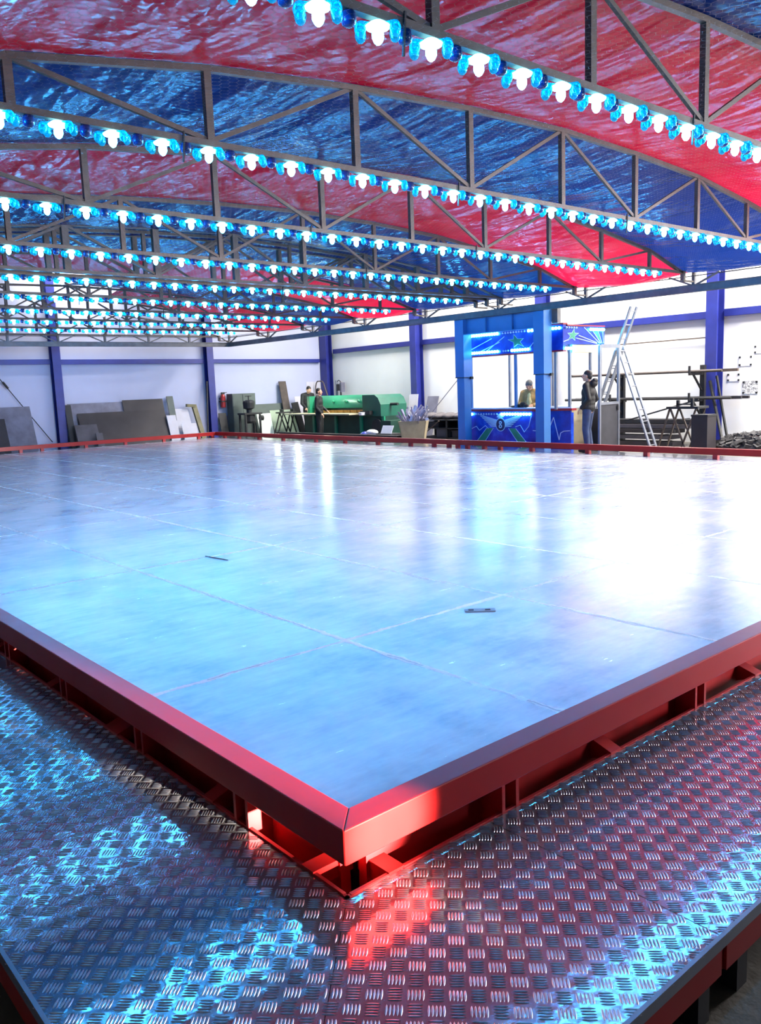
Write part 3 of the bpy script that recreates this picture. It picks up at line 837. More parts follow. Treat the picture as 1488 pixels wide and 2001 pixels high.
for a, b in (((14.5, 2.74), (15.2, 2.58)), ((14.7, 2.92), (15.3, 2.57)), ((14.95, 2.92), (15.35, 2.57)), ((15.2, 2.92), (15.40, 2.57)), ((15.42, 2.92), (15.46, 2.57)), ((13.95, 2.60), (14.2, 2.66)), ((14.4, 2.68), (15.2, 2.56))): sline(a, b)
part(MB().prism([(15.0, 2.92), (15.18, 2.92), (15.37, 2.57), (15.33, 2.57)], BY0-.005, BY0, axis=1), 'green_ray', M['artgreen'], root)
# pulse line on the chamfered panel
c0, c1 = Vector((BX, 10.55, 0)), Vector((14.24, 9.68, 0)); cd = (c1-c0); nn = Vector((-.942, -.336, 0))*.006
pts = [(.02, .62), (.25, .60), (.36, .46), (.56, .92), (.70, .40), (.74, .56), (.82, .60), (.98, .61)]
mb = MB()
for a, b in zip(pts, pts[1:]):
    p, q = c0+cd*a[0]+nn+Vector((0, 0, a[1])), c0+cd*b[0]+nn+Vector((0, 0, b[1]))
    mb.bar(p, q, .016, .01, nn)
part(mb, 'pulse_line', M['artwhite'], root)
# round bulbs
blit = MB().ell((0, 0, 0), .034, 10, 6).mesh('bulb', M['boothbulb'], True)
boff = MB().ell((0, 0, 0), .024, 8, 5).mesh('bulb', M['artwhite'], True)
def bulb(x, y, z, on):
    o = link('bulb', blit if on else boff, root); o.location = (x-14.7, y-11.1, z)
k = 0
def brow(y0, y1, z, lit):
    n = max(1, int(round(abs(y1-y0)/.082)))
    for i in range(n+1): bulb(BX-.03, y0+(y1-y0)*i/n, z, lit)
brow(12.46, 11.55, 2.90, 1); brow(11.38, 10.72, 2.90, 0); brow(10.60, 10.50, 2.90, 1); brow(10.0, 9.74, 2.90, 1)
brow(12.46, 11.55, 2.485, 1); brow(11.36, 11.22, 2.485, 0); brow(11.10, 10.62, 2.485, 1)
bulb(BX-.03, 12.42, 1.0, 1); brow(12.28, 11.6, 1.0, 0); brow(11.45, 10.60, 1.0, 1)
for i in range(7): bulb(14.98+i*.082-.05, BY0-.03, 2.875, 1)
for i in range(5): bulb(14.02+i*.09, BY0-.03, 2.90, 0)
for i in range(4): bulb(14.0+i*.088, BY0-.03, 2.45, 1)
for i in range(4): bulb(15.22+i*.082, BY0-.03, 2.50, 1)
def plight(name, loc, pw, col, r=.05):
    l = D.lights.new(name, 'POINT'); l.energy = pw; l.color = col; l.shadow_soft_size = r
    o = D.objects.new(name, l); o.location = loc; COL.objects.link(o)
HF = [o for o in root.children if o.name.startswith('header_front')][0]; HS = [o for o in root.children if o.name.startswith('header_side')][0]
CBD = [o for o in root.children if o.name.startswith('counter_body')][0]
for o in list(root.children):
    nm = o.name.split('.')[0]
    if nm in ('star', 'star_outline', 'ray', 'green_ray'): o.parent = HS if nm == 'green_ray' or max(v.co.x for v in o.data.vertices) > -.6 else HF
    elif nm in ('pulse_line', 'green_stripe', 'stripe_edge') or nm.startswith('emblem'): o.parent = CBD
    elif nm == 'bulb': o.parent = CBD if o.location.z < 1.5 else (HF if o.location.x < -.72 else HS)
plight('booth_ceiling_lamp', (14.6, 11.0, 2.5), 45, (1.0, 0.80, 0.45), .08)

# open door and cabinet beside the booth
root = thing('booth_door', 'grey booth door with dark lower panel, standing open behind the black jacketed man', 'door', (15.2, 9.3, 0))
part(MB().b2((14.76, 9.27, .02), (14.81, 9.32, 2.50)).b2((15.50, 9.27, .02), (15.56, 9.32, 2.54)).b2((14.81, 9.27, 2.44), (15.5, 9.32, 2.52)).b2((14.81, 9.27, 1.16), (15.5, 9.32, 1.22)), 'frame', M['alu'], root)
part(MB().b2((14.81, 9.285, .04), (15.5, 9.305, 1.16)), 'lower_panel', M['boothdark'], root)
part(MB().b2((15.44, 9.25, 1.02), (15.48, 9.27, 1.14)), 'handle', M['dark'], root)
root = thing('cabinet', 'dark brown cabinet with pale worktop inside the booth doorway', 'cabinet', (14.85, 10.1, 0))
part(MB().b2((14.50, 9.95, .085), (15.3, 10.4, 1.12)), 'body', M['beige'], root); part(MB().b2((14.46, 9.92, 1.12), (15.34, 10.42, 1.16)), 'worktop', M['paper'], root)
mb = MB(); mb.ell((14.06, 11.02, 1.19), (.07, .16, .05), 8, 6).ell((14.02, 10.88, 1.22), (.06, .10, .07), 8, 6).ell((14.08, 11.2, 1.17), (.05, .12, .03), 8, 5).ell((14.0, 10.78, 1.19), (.05, .08, .04), 8, 5)
tag(mb.build('work_gloves', M['black'], smooth=True), 'crumpled black gloves lying on the booth counter', 'gloves')

# ------------------------------------------------------------------ ladder
root = thing('ladder', 'tall aluminium extension ladder set up as an A-frame beside the open booth door', 'ladder', (15.8, 9.3, 0))
dx = Vector((.28, .02, 0))
def ladder(p, q, nr, t0, t1, nm, off):
    p, q = Vector(p)+off, Vector(q)+off
    mb = MB()
    for o in (Vector((0,0,0)), dx): mb.bar(p+o, q+o, .03, .07, (1, 0, 0))
    prt = part(mb, nm, M['alu'], root)
    for i in range(nr):
        t = t0+(t1-t0)*i/(nr-1); c = p+(q-p)*t
        sub(MB().tube(c, c+dx, .014, 6), 'rung', M['alu'], prt)
z0 = Vector((0, 0, 0))
ladder((15.75, 10.42, .0), (15.75, 9.12, 3.37), 11, .06, .97, 'extension_section', z0)
ladder((15.75, 8.50, .0), (15.75, 9.44, 2.50), 9, .08, .95, 'front_section', Vector((-.05, 0, 0)))
ladder((15.75, 10.42, .0), (15.75, 9.50, 2.40), 8, .08, .95, 'back_section', Vector((-.05, -.02, 0)))

# ------------------------------------------------------------------ pipe rack by the right wall
root = thing('pipe_rack', 'dark cantilever rack of two arm levels fixed beside the bright blue column', 'rack', (18.6, 9.9, 0))
part(MB().b2((18.55, 11.12, 0), (18.65, 11.24, 1.86)), 'upright', M['dark'], root); part(MB().b2((18.62, 8.84, 0), (18.72, 8.96, 2.0)), 'upright', M['dark'], root)
for y in (8.9, 11.18):
    for z in (1.78, 1.12):
        part(MB().bar((18.75, y, z), (18.0, y, z), .06, .06).bar((18.0, y, z), (18.0, y, z+.2), .04, .05), 'arm', M['dark'], root)
        part(MB().bar((18.6, y, z-.4), (18.2, y, z-.02), .04, .04), 'arm_brace', M['dark'], root)
part(MB().bar((18.45, 8.6, 1.6), (18.05, 8.0, .0), .05, .06), 'stay', M['dark'], root)
part(MB().bar((18.4, 8.4, 1.72), (18.2, 7.95, .0), .04, .05), 'stay', M['dark'], root)
rnd = random.Random(3)
def stock(z, n, ya, yb, x0, zs, mats, nm, grp, wh):
    for i in range(n):
        x = x0+.09*(i % 6); zz = z+zs*(i//6)
        a, b = ya+rnd.uniform(-.3, .3), yb+rnd.uniform(-.35, .3)
        o = MB()
        if i % 3 == 0: o.tube((x, a, zz), (x, b, zz), .034, 8)
        else: o.b2((x-.035, a, zz-.034), (x+.035, b, zz+.034))
        tag(o.build('steel_bar', M[mats[i % len(mats)]]), '%s steel %s, %s from the aisle on the %s' % (('brown', 'grey', 'dark')[i % 3], 'pipe' if i % 3 == 0 else 'bar', ORD[i], nm), 'steel bar', grp)
stock(1.845, 6, 12.6, 8.1, 18.08, .07, ('wood', 'sheetdark', 'truss'), 'top rack arm', 'steel stock on the top arm of the pipe rack', 1)
stock(1.185, 6, 12.5, 7.9, 18.08, .07, ('dark', 'sheetdark', 'steelgrey'), 'middle rack arm', 'steel stock on the middle arm of the pipe rack', 1)
for i, (z, y1, x) in enumerate(((.06, 9.15, 17.7), (.22, 9.25, 17.72), (.38, 9.1, 17.7), (.50, 8.75, 17.75), (.62, 8.72, 17.8))):
    o = MB().b2((x, y1, z-.05), (x+.5, 12.9, z+.05)).b2((x-.04, y1+.3, z+.05), (x+.5, y1+.36, z+.062))
    tag(o.build('steel_beam', M[('sheetdark', 'steelgrey', 'sheetdark', 'steelgrey', 'dark')[i]]), 'long dark steel beam stacked under the pipe rack, %s from the floor' % ORD[i], 'steel beam', 'beams stacked on the floor under the rack')
o = MB().bar((19.1, 12.3, 2.66), (19.1, 8.96, 2.69), .03, .03); tag(o.build('wall_rail', M['truss']), 'thin brown rail on the white wall behind the ladder', 'rail')
root = thing('trestle', 'dark steel trestle with crossed legs in front of the pipe rack', 'trestle', (16.5, 8.2, 0))
for x in (16.35, 16.75):
    part(MB().bar((x, 8.45, 1.02), (x, 8.02, .0), .035, .035), 'leg', M['truss'], root); part(MB().bar((x, 7.80, 1.02), (x, 8.76, .0), .035, .035) if False else MB().bar((x, 7.80, 1.02), (x, 8.20, .0), .035, .035), 'leg', M['truss'], root)
    part(MB().bar((x, 8.45, 1.02), (x, 8.78, .0), .035, .035), 'leg', M['truss'], root)
part(MB().b2((16.3, 7.74, 1.0), (16.8, 8.52, 1.05)), 'top_bar', M['dark'], root)
part(MB().b2((16.32, 8.22, 1.05), (16.38, 8.28, 1.2)).b2((16.32, 7.87, 1.05), (16.38, 7.93, 1.24)).b2((16.32, 7.9, 1.09), (16.36, 8.28, 1.12)), 'stop', M['dark'], root)
o = MB().bar((16.5, 9.75, .70), (16.62, 7.9, 1.20), .03, .03); tag(o.build('steel_rod', M['dark']), 'thin dark rod lying aslant over the trestle top', 'rod')
root = thing('metal_box', 'dark tall box standing right of the trestle', 'box', (16.3, 7.6, 0))
part(MB().b2((16.1, 7.40, 0), (16.5, 7.78, .86)), 'body', M['sheetdark'], root); part(MB().b2((16.09, 7.39, .84), (16.51, 7.79, .88)), 'lid', M['dark'], root)

def pile(name, lab, cat, cx, cy, rx, ry, h, n, mat, seed, chunk=.14, z=0.):
    r = random.Random(seed); mb = MB()
    mb.ell((cx, cy, z), (rx, ry, h*.75), 16, 8)
    for i in range(n):
        a = r.uniform(0, 6.28); q = math.sqrt(r.random())*.95
        zz = z+h*.78*math.sqrt(max(0, 1-q*q))
        R = Matrix.Rotation(r.uniform(0, 3), 3, 'Z') @ Matrix.Rotation(r.uniform(-.6, .6), 3, 'X') @ Matrix.Rotation(r.uniform(-.6, .6), 3, 'Y')
        mb.box((cx+rx*q*math.cos(a), cy+ry*q*math.sin(a), zz), (chunk*r.uniform(.6, 1.8), chunk*r.uniform(.6, 1.6), chunk*r.uniform(.3, .8)), R)
    # flatten below its base
    mb.v = [(x, y, max(zq, z+.001)) for x, y, zq in mb.v]
    return tag(mb.build(name, M[mat]), lab, cat, kind='stuff')
pile('scrap_heap', 'low dark heap of crumpled scrap under the posters', 'scrap heap', 17.2, 6.7, .75, 1.1, .52, 320, 'rubble', 5, .10)
# posters held with magnets
def poster(lab, ya, yb, za, zb, mat):
    root = thing('poster', lab, 'poster', (XR-.01, (ya+yb)/2, za))
    part(MB().b2((XR-.012, yb, za), (XR-.006, ya, zb)), 'sheet', mat, root)
    for y in (ya-.03, yb+.03):
        for z in (za+.03, zb-.03): part(MB().b2((XR-.022, y-.022, z-.022), (XR-.011, y+.022, z+.022)), 'magnet', M['dark'], root)
def mat_drawing():
    t = NT('grey_printed_drawing'); pos, xyz = t.coords()
    n = t.noise(t.mapping(pos, (1, 5, 7)), 3.0, 5, .7)
    c = t.ramp(n, [(.42, (0.12, 0.12, 0.13)), (.52, (0.45, 0.45, 0.47)), (.56, (0.78, 0.78, 0.8))])
    return t.done(t.principled(c, .7).outputs[0])
M['drawing'] = mat_drawing()
poster('white sheet held by four dark magnets, upper one right of the blue column', 8.24, 7.90, 1.93, 2.18, M['paper'])
poster('printed grey picture sheet held by magnets low on the wall', 8.13, 7.74, 1.24, 1.56, M['drawing'])
poster('white drawing sheet held by magnets just right of the blue column', 8.53, 8.20, 1.56, 1.76, M['paper'])
poster('white sheet with dark marks pinned highest at the right picture edge', 7.86, 7.55, 2.22, 2.42, M['paper'])

# ------------------------------------------------------------------ scrap bin area
root = thing('scrap_bin', 'beige square bin full of metal offcuts left of the booth', 'bin', (15.3, 16.05, 0))
mb = MB()
def taper(mb, cx, cy, z0, z1, w0, w1, t=.02):
    for (ax, ay, lx, ly) in ((1, 0, 0, 1), (-1, 0, 0, 1), (0, 1, 1, 0), (0, -1, 1, 0)):
        a = [Vector((cx+ax*w0/2+lx*s*w0/2, cy+ay*w0/2+ly*s*w0/2, z0)) for s in (-1, 1)]
        b = [Vector((cx+ax*w1/2+lx*s*w1/2, cy+ay*w1/2+ly*s*w1/2, z1)) for s in (-1, 1)]
        nv = Vector((ax, ay, 0))*-t
        vs = a+b+[v+nv for v in a+b]
        mb.add(vs, [(0, 1, 3, 2), (4, 6, 7, 5), (0, 4, 5, 1), (2, 3, 7, 6), (0, 2, 6, 4), (1, 5, 7, 3)])
taper(mb, 0, 0, 0, .74, .56, .82)
mb.b2((-.25, -.25, 0), (.25, .25, .02))
mb.v = [(15.3+x*.766-y*.643, 16.05+x*.643+y*.766, z) for x, y, z in mb.v]
part(mb, 'bin_body', M['beige'], root)
mb = MB(); r = random.Random(11)
for i in range(70):
    a = r.uniform(0, 6.28); q = r.uniform(0, .34)
    p = Vector((15.3+q*math.cos(a), 16.05+q*math.sin(a), r.uniform(.45, .75)))
    d = Vector((r.uniform(-.5, .5), r.uniform(-.9, .9), r.uniform(.25, 1.0))).normalized()
    mb.bar(p, p+d*r.uniform(.3, .62), r.uniform(.02, .09), .006, (r.uniform(-1, 1), r.uniform(-1, 1), .2))
tag(mb.build('metal_offcuts', M['scrap']), 'tangle of bent shiny metal offcuts sticking out of the bin', 'metal offcuts', kind='stuff')
def lean(name, lab, cat, y0, y1, z1, x0, x1, mat, t=.012, kinds=None):
    """sheet leaning on the right wall: foot at x0, top at x1"""
    o = MB().bar((x0, (y0+y1)/2, 0), (x1, (y0+y1)/2, z1), abs(y1-y0), t, (1, 0, 0)); return tag(o.build(name, M[mat]), lab, cat)
def leanb(name, lab, cat, x0, x1, z1, y0, y1, mat, t=.012, dxs=0.):
    """sheet leaning on the back wall: foot at y0, top at y1, may tilt sideways by dxs"""
    p, q = Vector(((x0+x1)/2, y0, .0)), Vector(((x0+x1)/2+dxs, y1, z1))
    o = MB().bar(p, q, abs(x1-x0), t, (0, -1, 0)); return tag(o.build(name, M[mat]), lab, cat)
lean('grey_sheet', 'grey sheet leaning on the wall between the green shear and the bin', 'sheet', 21.4, 20.1, .99, 18.4, 18.95, 'sheetpale')
lean('board', 'narrow white board leaning behind the bin of offcuts', 'board', 19.95, 19.50, 1.45, 18.55, 18.78, 'whiteboard')
lean('grey_sheet', 'square grey sheet leaning just right of the bin behind the sacks', 'sheet', 19.25, 18.70, 1.36, 18.6, 19.0, 'sheetpale')
o = MB().tube((18.7, 18.85, .75), (19.12, 17.6, 2.15), .014, 6); tag(o.build('steel_rod', M['sheetpale']), 'thin grey rod leaning on the wall left of the booth', 'rod')
root = thing('storage_rack', 'low dark storage rack with sacks on top, left of the booth', 'rack', (17.6, 16.6, 0))
for z in (.10, .40, .66): part(MB().b2((17.2, 15.3, z-.03), (18.1, 18.0, z)), 'shelf', M['dark'], root)
for x in (17.23, 18.07):
    for y in (15.33, 16.6, 17.97): part(MB().b2((x-.03, y-.03, 0), (x+.03, y+.03, .66)), 'upright', M['dark'], root)
part(MB().bar((17.18, 17.9, .02), (17.18, 16.9, .62), .03, .03), 'brace', M['truss'], root)
part(MB().b2((18.08, 15.3, 0), (18.1, 18.0, .66)), 'back_panel', M['dark'], root)
r = random.Random(4)
for i in range(6):
    y = 15.5+i*.42
    o = MB().ell((17.65+r.uniform(-.1, .1), y, .66+.095), (.36, .205, .10), 12, 8)
    o.ell((17.6, y+.03, .66+.12), (.22, .15, .10), 10, 6)
    o.v = [(a, b, max(c, .661)) for a, b, c in o.v]
    tag(o.build('sack', M['sack'], smooth=True), 'grey flat sack on the low dark rack, %s from the booth' % ORD[i], 'sack', 'sacks on the low rack')
for i, (y, zz, d) in enumerate(((16.9, .10, .24), (16.2, .10, .2), (15.7, .40, .16), (17.3, .40, .17))):
    o = MB().b2((17.3, y-.25, zz), (17.9, y+.25, zz+d)).b2((17.28, y-.27, zz+d), (17.92, y+.27, zz+d+.02))
    tag(o.build('crate', M[('steelgrey', 'sheetdark')[i % 2]]), ('grey crate on the lowest shelf of the low rack', 'dark crate at the booth end of the lowest rack shelf', 'grey crate on the middle shelf near the booth', 'dark crate on the middle shelf near the bin')[i], 'crate')
root = thing('floor_sign', 'small white sheet propped on a block by the rail', 'sign', (15.6, 17.5, 0))
part(MB().bar((15.5, 17.55, .30), (15.62, 17.55, .56), .5, .01, (-1, 0, 0)), 'sheet', M['paper'], root); part(MB().b2((15.4, 17.2, 0), (15.9, 17.9, .32)), 'block', M['dark'], root)
mb = MB().ell((15.6, 18.35, .16), (.3, .40, .16), 12, 8).ell((15.55, 18.6, .20), (.2, .22, .17), 10, 6); mb.v = [(a, b, max(c, .001)) for a, b, c in mb.v]
tag(mb.build('plastic_bag', M['bluebag'], smooth=True), 'dark blue plastic bag on the floor before the shear', 'bag')
mb = MB().ell((15.5, 18.2, .35), (.15, .24, .09), 12, 8)
tag(mb.build('white_cloth', M['paper'], smooth=True), 'white crumpled cloth on top of the blue bag', 'cloth')
for i, (x, z) in enumerate(((14.9, .06), (15.1, .16), (14.95, .26))):
    o = MB().b2((x, 17.0-i*.3, z-.05), (x+.22, 23.6-i*.4, z+.05)); tag(o.build('steel_profile', M[('sheetdark', 'steelgrey', 'dark')[i]]), 'long dark steel profile on the floor behind the rail, %s from the bottom' % ORD[i], 'steel profile', 'profiles lying before the shear')

# ------------------------------------------------------------------ green plate shear
root = thing('plate_shear', 'green plate shear with a curved lit guard and wide pale table', 'machine', (16.9, 21.0, 0))
part(MB().b2((16.55, 18.75, .0), (17.6, 23.3, .80)), 'base', M['greendark'], root)
for y in (18.75, 19.9, 21.3, 22.6): part(MB().b2((16.49, y, .0), (16.56, y+.12, .80)), 'rib', M['green'], root)
n = 14; prof = [(17.5, .93)]+[(16.95-.33*math.cos(math.pi*(.02+.60*i/n)), 1.05+.46*math.sin(math.pi*(.02+.60*i/n))) for i in range(n+1)]+[(17.5, 1.50)]
part(MB().prism([(x, z) for x, z in prof], 19.78, 22.85, axis=1), 'blade_guard', M['green'], root)
for y in (20.2, 20.9, 21.6, 22.3): part(MB().ell((16.63, y, 1.30), (.05, .06, .05), 10, 6), 'guard_boss', M['green'], root)
part(MB().b2((16.66, 19.8, .90), (16.74, 22.8, 1.0)), 'clamp_strip', M['brass'], root)
for i in range(8): part(MB().lathe([(.035, 0), (.035, .07), (.02, .10)], 8, (16.66, 20.0+i*.37, .90)), 'clamp', M['brass'], root)
part(MB().b2((15.95, 19.9, .86), (16.9, 23.75, .90)), 'table', M['cream'], root)
ep = [(16.35, .75), (17.65, .75), (17.65, 1.35), (17.5, 1.50), (16.60, 1.50), (16.42, 1.42), (16.36, 1.2)]
e2 = [(18.85, .80), (18.85, 1.18), (18.98, 1.40), (19.15, 1.50), (19.78, 1.50), (19.78, .80)]
part(MB().prism([(y, z) for y, z in e2], 16.45, 17.6, axis=0), 'drive_housing', M['greenmid'], root)
part(MB().b2((16.5, 22.85, .8), (17.6, 23.0, 1.5)), 'end_frame', M['green'], root)
part(MB().tube((16.9, 18.85, 1.18), (16.9, 18.5, 1.18), .045, 10), 'drive_shaft', M['dark'], root)
part(MB().tube((16.50, 19.05, .45), (16.42, 19.05, .45), .26, 20), 'flywheel', M['dark'], root)
part(MB().b2((16.38, 18.3, .0), (17.4, 18.8, .66)), 'motor_box', M['greendark'], root)
part(MB().b2((16.3, 19.25, .86), (16.45, 19.75, .98)), 'switch_box', M['black'], root)
part(MB().lathe([(.11, 0), (.13, .10)], 10, (16.28, 19.6, .84)), 'pot', M['paper'], root)
plight('shear_work_lamp', (16.2, 21.6, 1.9), 42, (0.75, 1.0, 0.75), .05)
plight('shear_work_lamp', (16.4, 23.6, 1.6), 16, (0.75, 1.0, 0.78), .05)
root = thing('pipe_hoop', 'bent grey pipe hoop standing behind the shear', 'pipe', (18.5, 25.0, 0))
pts = [(18.5, 25.15, 0), (18.5, 25.15, 1.85), (18.5, 25.10, 1.98), (18.5, 25.02, 2.06), (18.5, 24.72, 2.06), (18.5, 24.62, 1.98), (18.5, 24.40, 1.5), (18.5, 24.40, 0)]
part(MB().path(pts, .022, 8), 'pipe', M['truss'], root)
root = thing('wall_poster', 'pale grey notice sheet on the wall behind the first worker', 'poster', (18.6, YB-.01, 1.5))
part(MB().b2((18.15, YB-.012, 1.42), (18.85, YB-.004, 2.05)), 'sheet', M['whiteboard'], root)
root = thing('drill_press', 'slim pillar drill with a pale post behind the shear', 'machine', (18.9, 24.2, 0))
part(MB().b2((18.75, 24.05, 0), (19.05, 24.45, .08)), 'base', M['dark'], root); part(MB().tube((18.9, 24.3, .08), (18.9, 24.3, 2.07), .05, 10), 'pillar', M['alu'], root)
part(MB().b2((18.78, 23.98, 1.66), (19.0, 24.16, 1.92)), 'head', M['dark'], root); part(MB().b2((18.8, 23.88, 1.6), (18.98, 23.98, 1.98)), 'motor', M['sheetpale'], root)
part(MB().tube((18.9, 24.05, 1.66), (18.9, 24.05, 1.45), .03, 8), 'spindle', M['dark'], root); part(MB().path([(18.9, 24.25, 2.02), (18.9, 24.15, 2.07), (18.9, 24.03, 2.0), (18.9, 24.0, 1.92)], .015, 6), 'cable', M['black'], root)

# ------------------------------------------------------------------ things along the back wall
leanb('grey_sheet', 'pale grey sheet leaning left of the first back column', 'sheet', 5.5, 7.35, 1.56, 24.55, 25.1, 'sheetpale')
leanb('dark_sheet', 'dark narrow sheet at the left picture edge before the pale one', 'sheet', 5.4, 6.48, 1.22, 24.35, 24.8, 'sheetdark')
o = MB().tube((5.4, 25.13, 4.1), (7.97, 25.13, .4), .014, 6); o.tube((6.64, 25.13, 2.33), (6.78, 25.13, 2.13), .035, 8); tag(o.build('tie_rod', M['dark']), 'thin black wall tie rod with a turnbuckle at the left', 'tie rod')
leanb('grey_sheet', 'pale grey sheet with a dark edge, rearmost of the big stack', 'sheet', 8.55, 10.5, 1.58, 24.75, 25.15, 'sheetpale')
leanb('dark_sheet', 'dark sheet edge at the left end of the big stack', 'sheet', 8.42, 8.62, 1.55, 24.72, 25.05, 'dark', .02)
leanb('dark_sheet', 'dark grey sheet standing highest at the right of the big stack', 'sheet', 10.38, 11.84, 1.63, 24.66, 25.1, 'sheetdark')
leanb('dark_sheet', 'wide dark grey sheet across the front of the big stack', 'sheet', 8.78, 11.80, 1.26, 24.5, 24.98, 'sheetdark')
leanb('grey_sheet', 'low grey sheet leaning at the lower left of the big stack', 'sheet', 8.55, 9.28, .90, 24.3, 24.7, 'steelgrey')
leanb('wood_block', 'short grey plank piece before the big sheet stack', 'plank', 9.1, 9.32, .62, 24.2, 24.4, 'steelgrey', .03)
leanb('plank', 'tall narrow dark plank right of the big stack', 'plank', 12.02, 12.26, 1.70, 24.75, 25.15, 'greygreen', .03)
leanb('board', 'narrow white board below the dark sheet edge', 'board', 11.80, 12.14, 1.05, 24.45, 24.8, 'whiteboard')
leanb('board', 'white board leaning before the thin rod, beside the olive profile', 'board', 12.22, 12.78, 1.25, 24.6, 25.1, 'whiteboard')
leanb('board', 'low white board in front of the taller white board', 'board', 12.24, 12.80, .74, 24.35, 24.6, 'whiteboard')
root = thing('olive_profile', 'olive angled steel profile leaning beside the white boards', 'profile', (13.0, 24.8, 0))
part(MB().bar((13.12, 24.6, 0), (12.98, 25.0, 1.36), .16, .10, (0, -1, 0)), 'post', M['olive'], root); part(MB().bar((13.02, 24.97, 1.33), (12.68, 24.97, 1.36), .12, .10), 'bracket_arm', M['olive'], root)
o = MB().tube((13.30, 24.7, 0), (13.60, 25.05, 2.18), .03, 6); tag(o.build('steel_rod', M['dark']), 'thin dark rod leaning against the column by the extinguisher', 'rod')
root = thing('fire_extinguisher', 'red fire extinguisher hung on the back wall', 'fire extinguisher', (14.27, 25.18, 1.22))
part(MB().lathe([(.09, 1.22), (.095, 1.25), (.095, 1.62), (.06, 1.69), (.03, 1.71)], 14, (14.27, 25.17, 0)), 'cylinder', M['extred'], root, smooth=False)
part(MB().b2((14.22, 25.12, 1.70), (14.34, 25.2, 1.77)).tube((14.3, 25.12, 1.74), (14.42, 25.12, 1.76), .012, 6), 'valve', M['dark'], root)
part(MB().path([(14.2, 25.08, 1.72), (14.13, 25.08, 1.6), (14.14, 25.08, 1.34)], .012, 6), 'hose', M['black'], root)
part(MB().b2((14.2, 25.26, 1.5), (14.34, 25.30, 1.58)).b2((14.17, 25.07, 1.42), (14.37, 25.30, 1.46)), 'wall_bracket', M['dark'], root)
leanb('dark_box', 'low dark panel below the fire extinguisher', 'panel', 13.95, 14.26, 1.02, 24.8, 25.0, 'dark', .03)
root = thing('steel_cabinet', 'grey green steel cabinet behind the bench drill', 'cabinet', (14.85, 24.95, 0))
part(MB().b2((14.42, 24.75, 0), (15.40, 25.15, 1.70)), 'body', M['greygreen'], root); part(MB().b2((14.86, 24.735, .05), (15.38, 24.75, 1.66)), 'door', M['greygreen'], root); part(MB().b2((14.44, 24.735, .05), (14.84, 24.75, 1.66)), 'door', M['greygreen'], root)
root = thing('bench_drill', 'round headed dark bench drill on a legged table', 'machine', (14.75, 24.1, 0))
part(MB().b2((14.36, 23.85, .94), (15.1, 24.35, 1.0)), 'table', M['dark'], root)
for x in (14.42, 15.02):
    for y in (23.9, 24.3): part(MB().b2((x-.03, y-.03, 0), (x+.03, y+.03, .94)), 'leg', M['dark'], root)
part(MB().lathe([(.10, 1.0), (.10, 1.12), (.20, 1.16), (.22, 1.36), (.20, 1.42), (.10, 1.46)], 16, (14.70, 24.1, 0)), 'head', M['dark'], root)
part(MB().tube((14.70, 24.1, 1.44), (14.70, 24.1, 1.62), .02, 8).tube((14.58, 24.1, 1.6), (14.82, 24.1, 1.6), .014, 6), 'handle', M['dark'], root)
part(MB().lathe([(.16, .62), (.2, .7), (.18, .94)], 12, (14.72, 24.1, 0)), 'motor', M['black'], root); part(MB().tube((15.08, 24.0, .8), (15.2, 24.0, .8), .10, 12), 'hand_wheel', M['black'], root)
leanb('grey_board', 'long grey board lying level behind the bright square sheet', 'board', 15.5, 16.95, 1.27, 24.9, 25.12, 'greygreen', .03)
leanb('bright_sheet', 'bright square white sheet shining beside the bench drill', 'sheet', 15.26, 15.86, .93, 24.25, 24.5, 'shiny')
leanb('pale_slab', 'pale green slab leaning behind the small trestle', 'slab', 15.98, 17.05, 1.02, 24.35, 24.75, 'palegreen', .03)
leanb('plank', 'tall brown plank standing behind the small trestle', 'plank', 16.74, 17.06, 2.10, 24.7, 25.15, 'wood', .04)
root = thing('trestle', 'small black trestle with splayed legs left of the first worker', 'trestle', (16.1, 23.9, 0))
part(MB().b2((15.8, 23.75, .92), (16.55, 24.05, .97)).b2((15.95, 23.8, .97), (16.0, 24.0, 1.07)).b2((16.42, 23.8, .97), (16.47, 24.0, 1.07)), 'top_bar', M['dark'], root)
for y in (23.78, 24.02):
    for (a, b) in ((15.95, 15.62), (15.97, 16.30), (16.42, 16.16), (16.44, 16.72)): part(MB().bar((a, y, .92), (b, y, 0), .035, .035), 'leg', M['dark'], root)
leanb('plank', 'dark plank leaning aslant right of the small trestle', 'plank', 17.12, 17.42, 1.28, 24.40, 24.7, 'dark', .04, -.15)
leanb('board', 'tall narrow white board leaning behind the dark aslant plank', 'board', 17.30, 17.62, 1.50, 24.65, 24.95, 'whiteboard')
plight('bench_lamp', (15.75, 23.95, 1.25), 8, (0.80, 1.0, 0.72), .04)

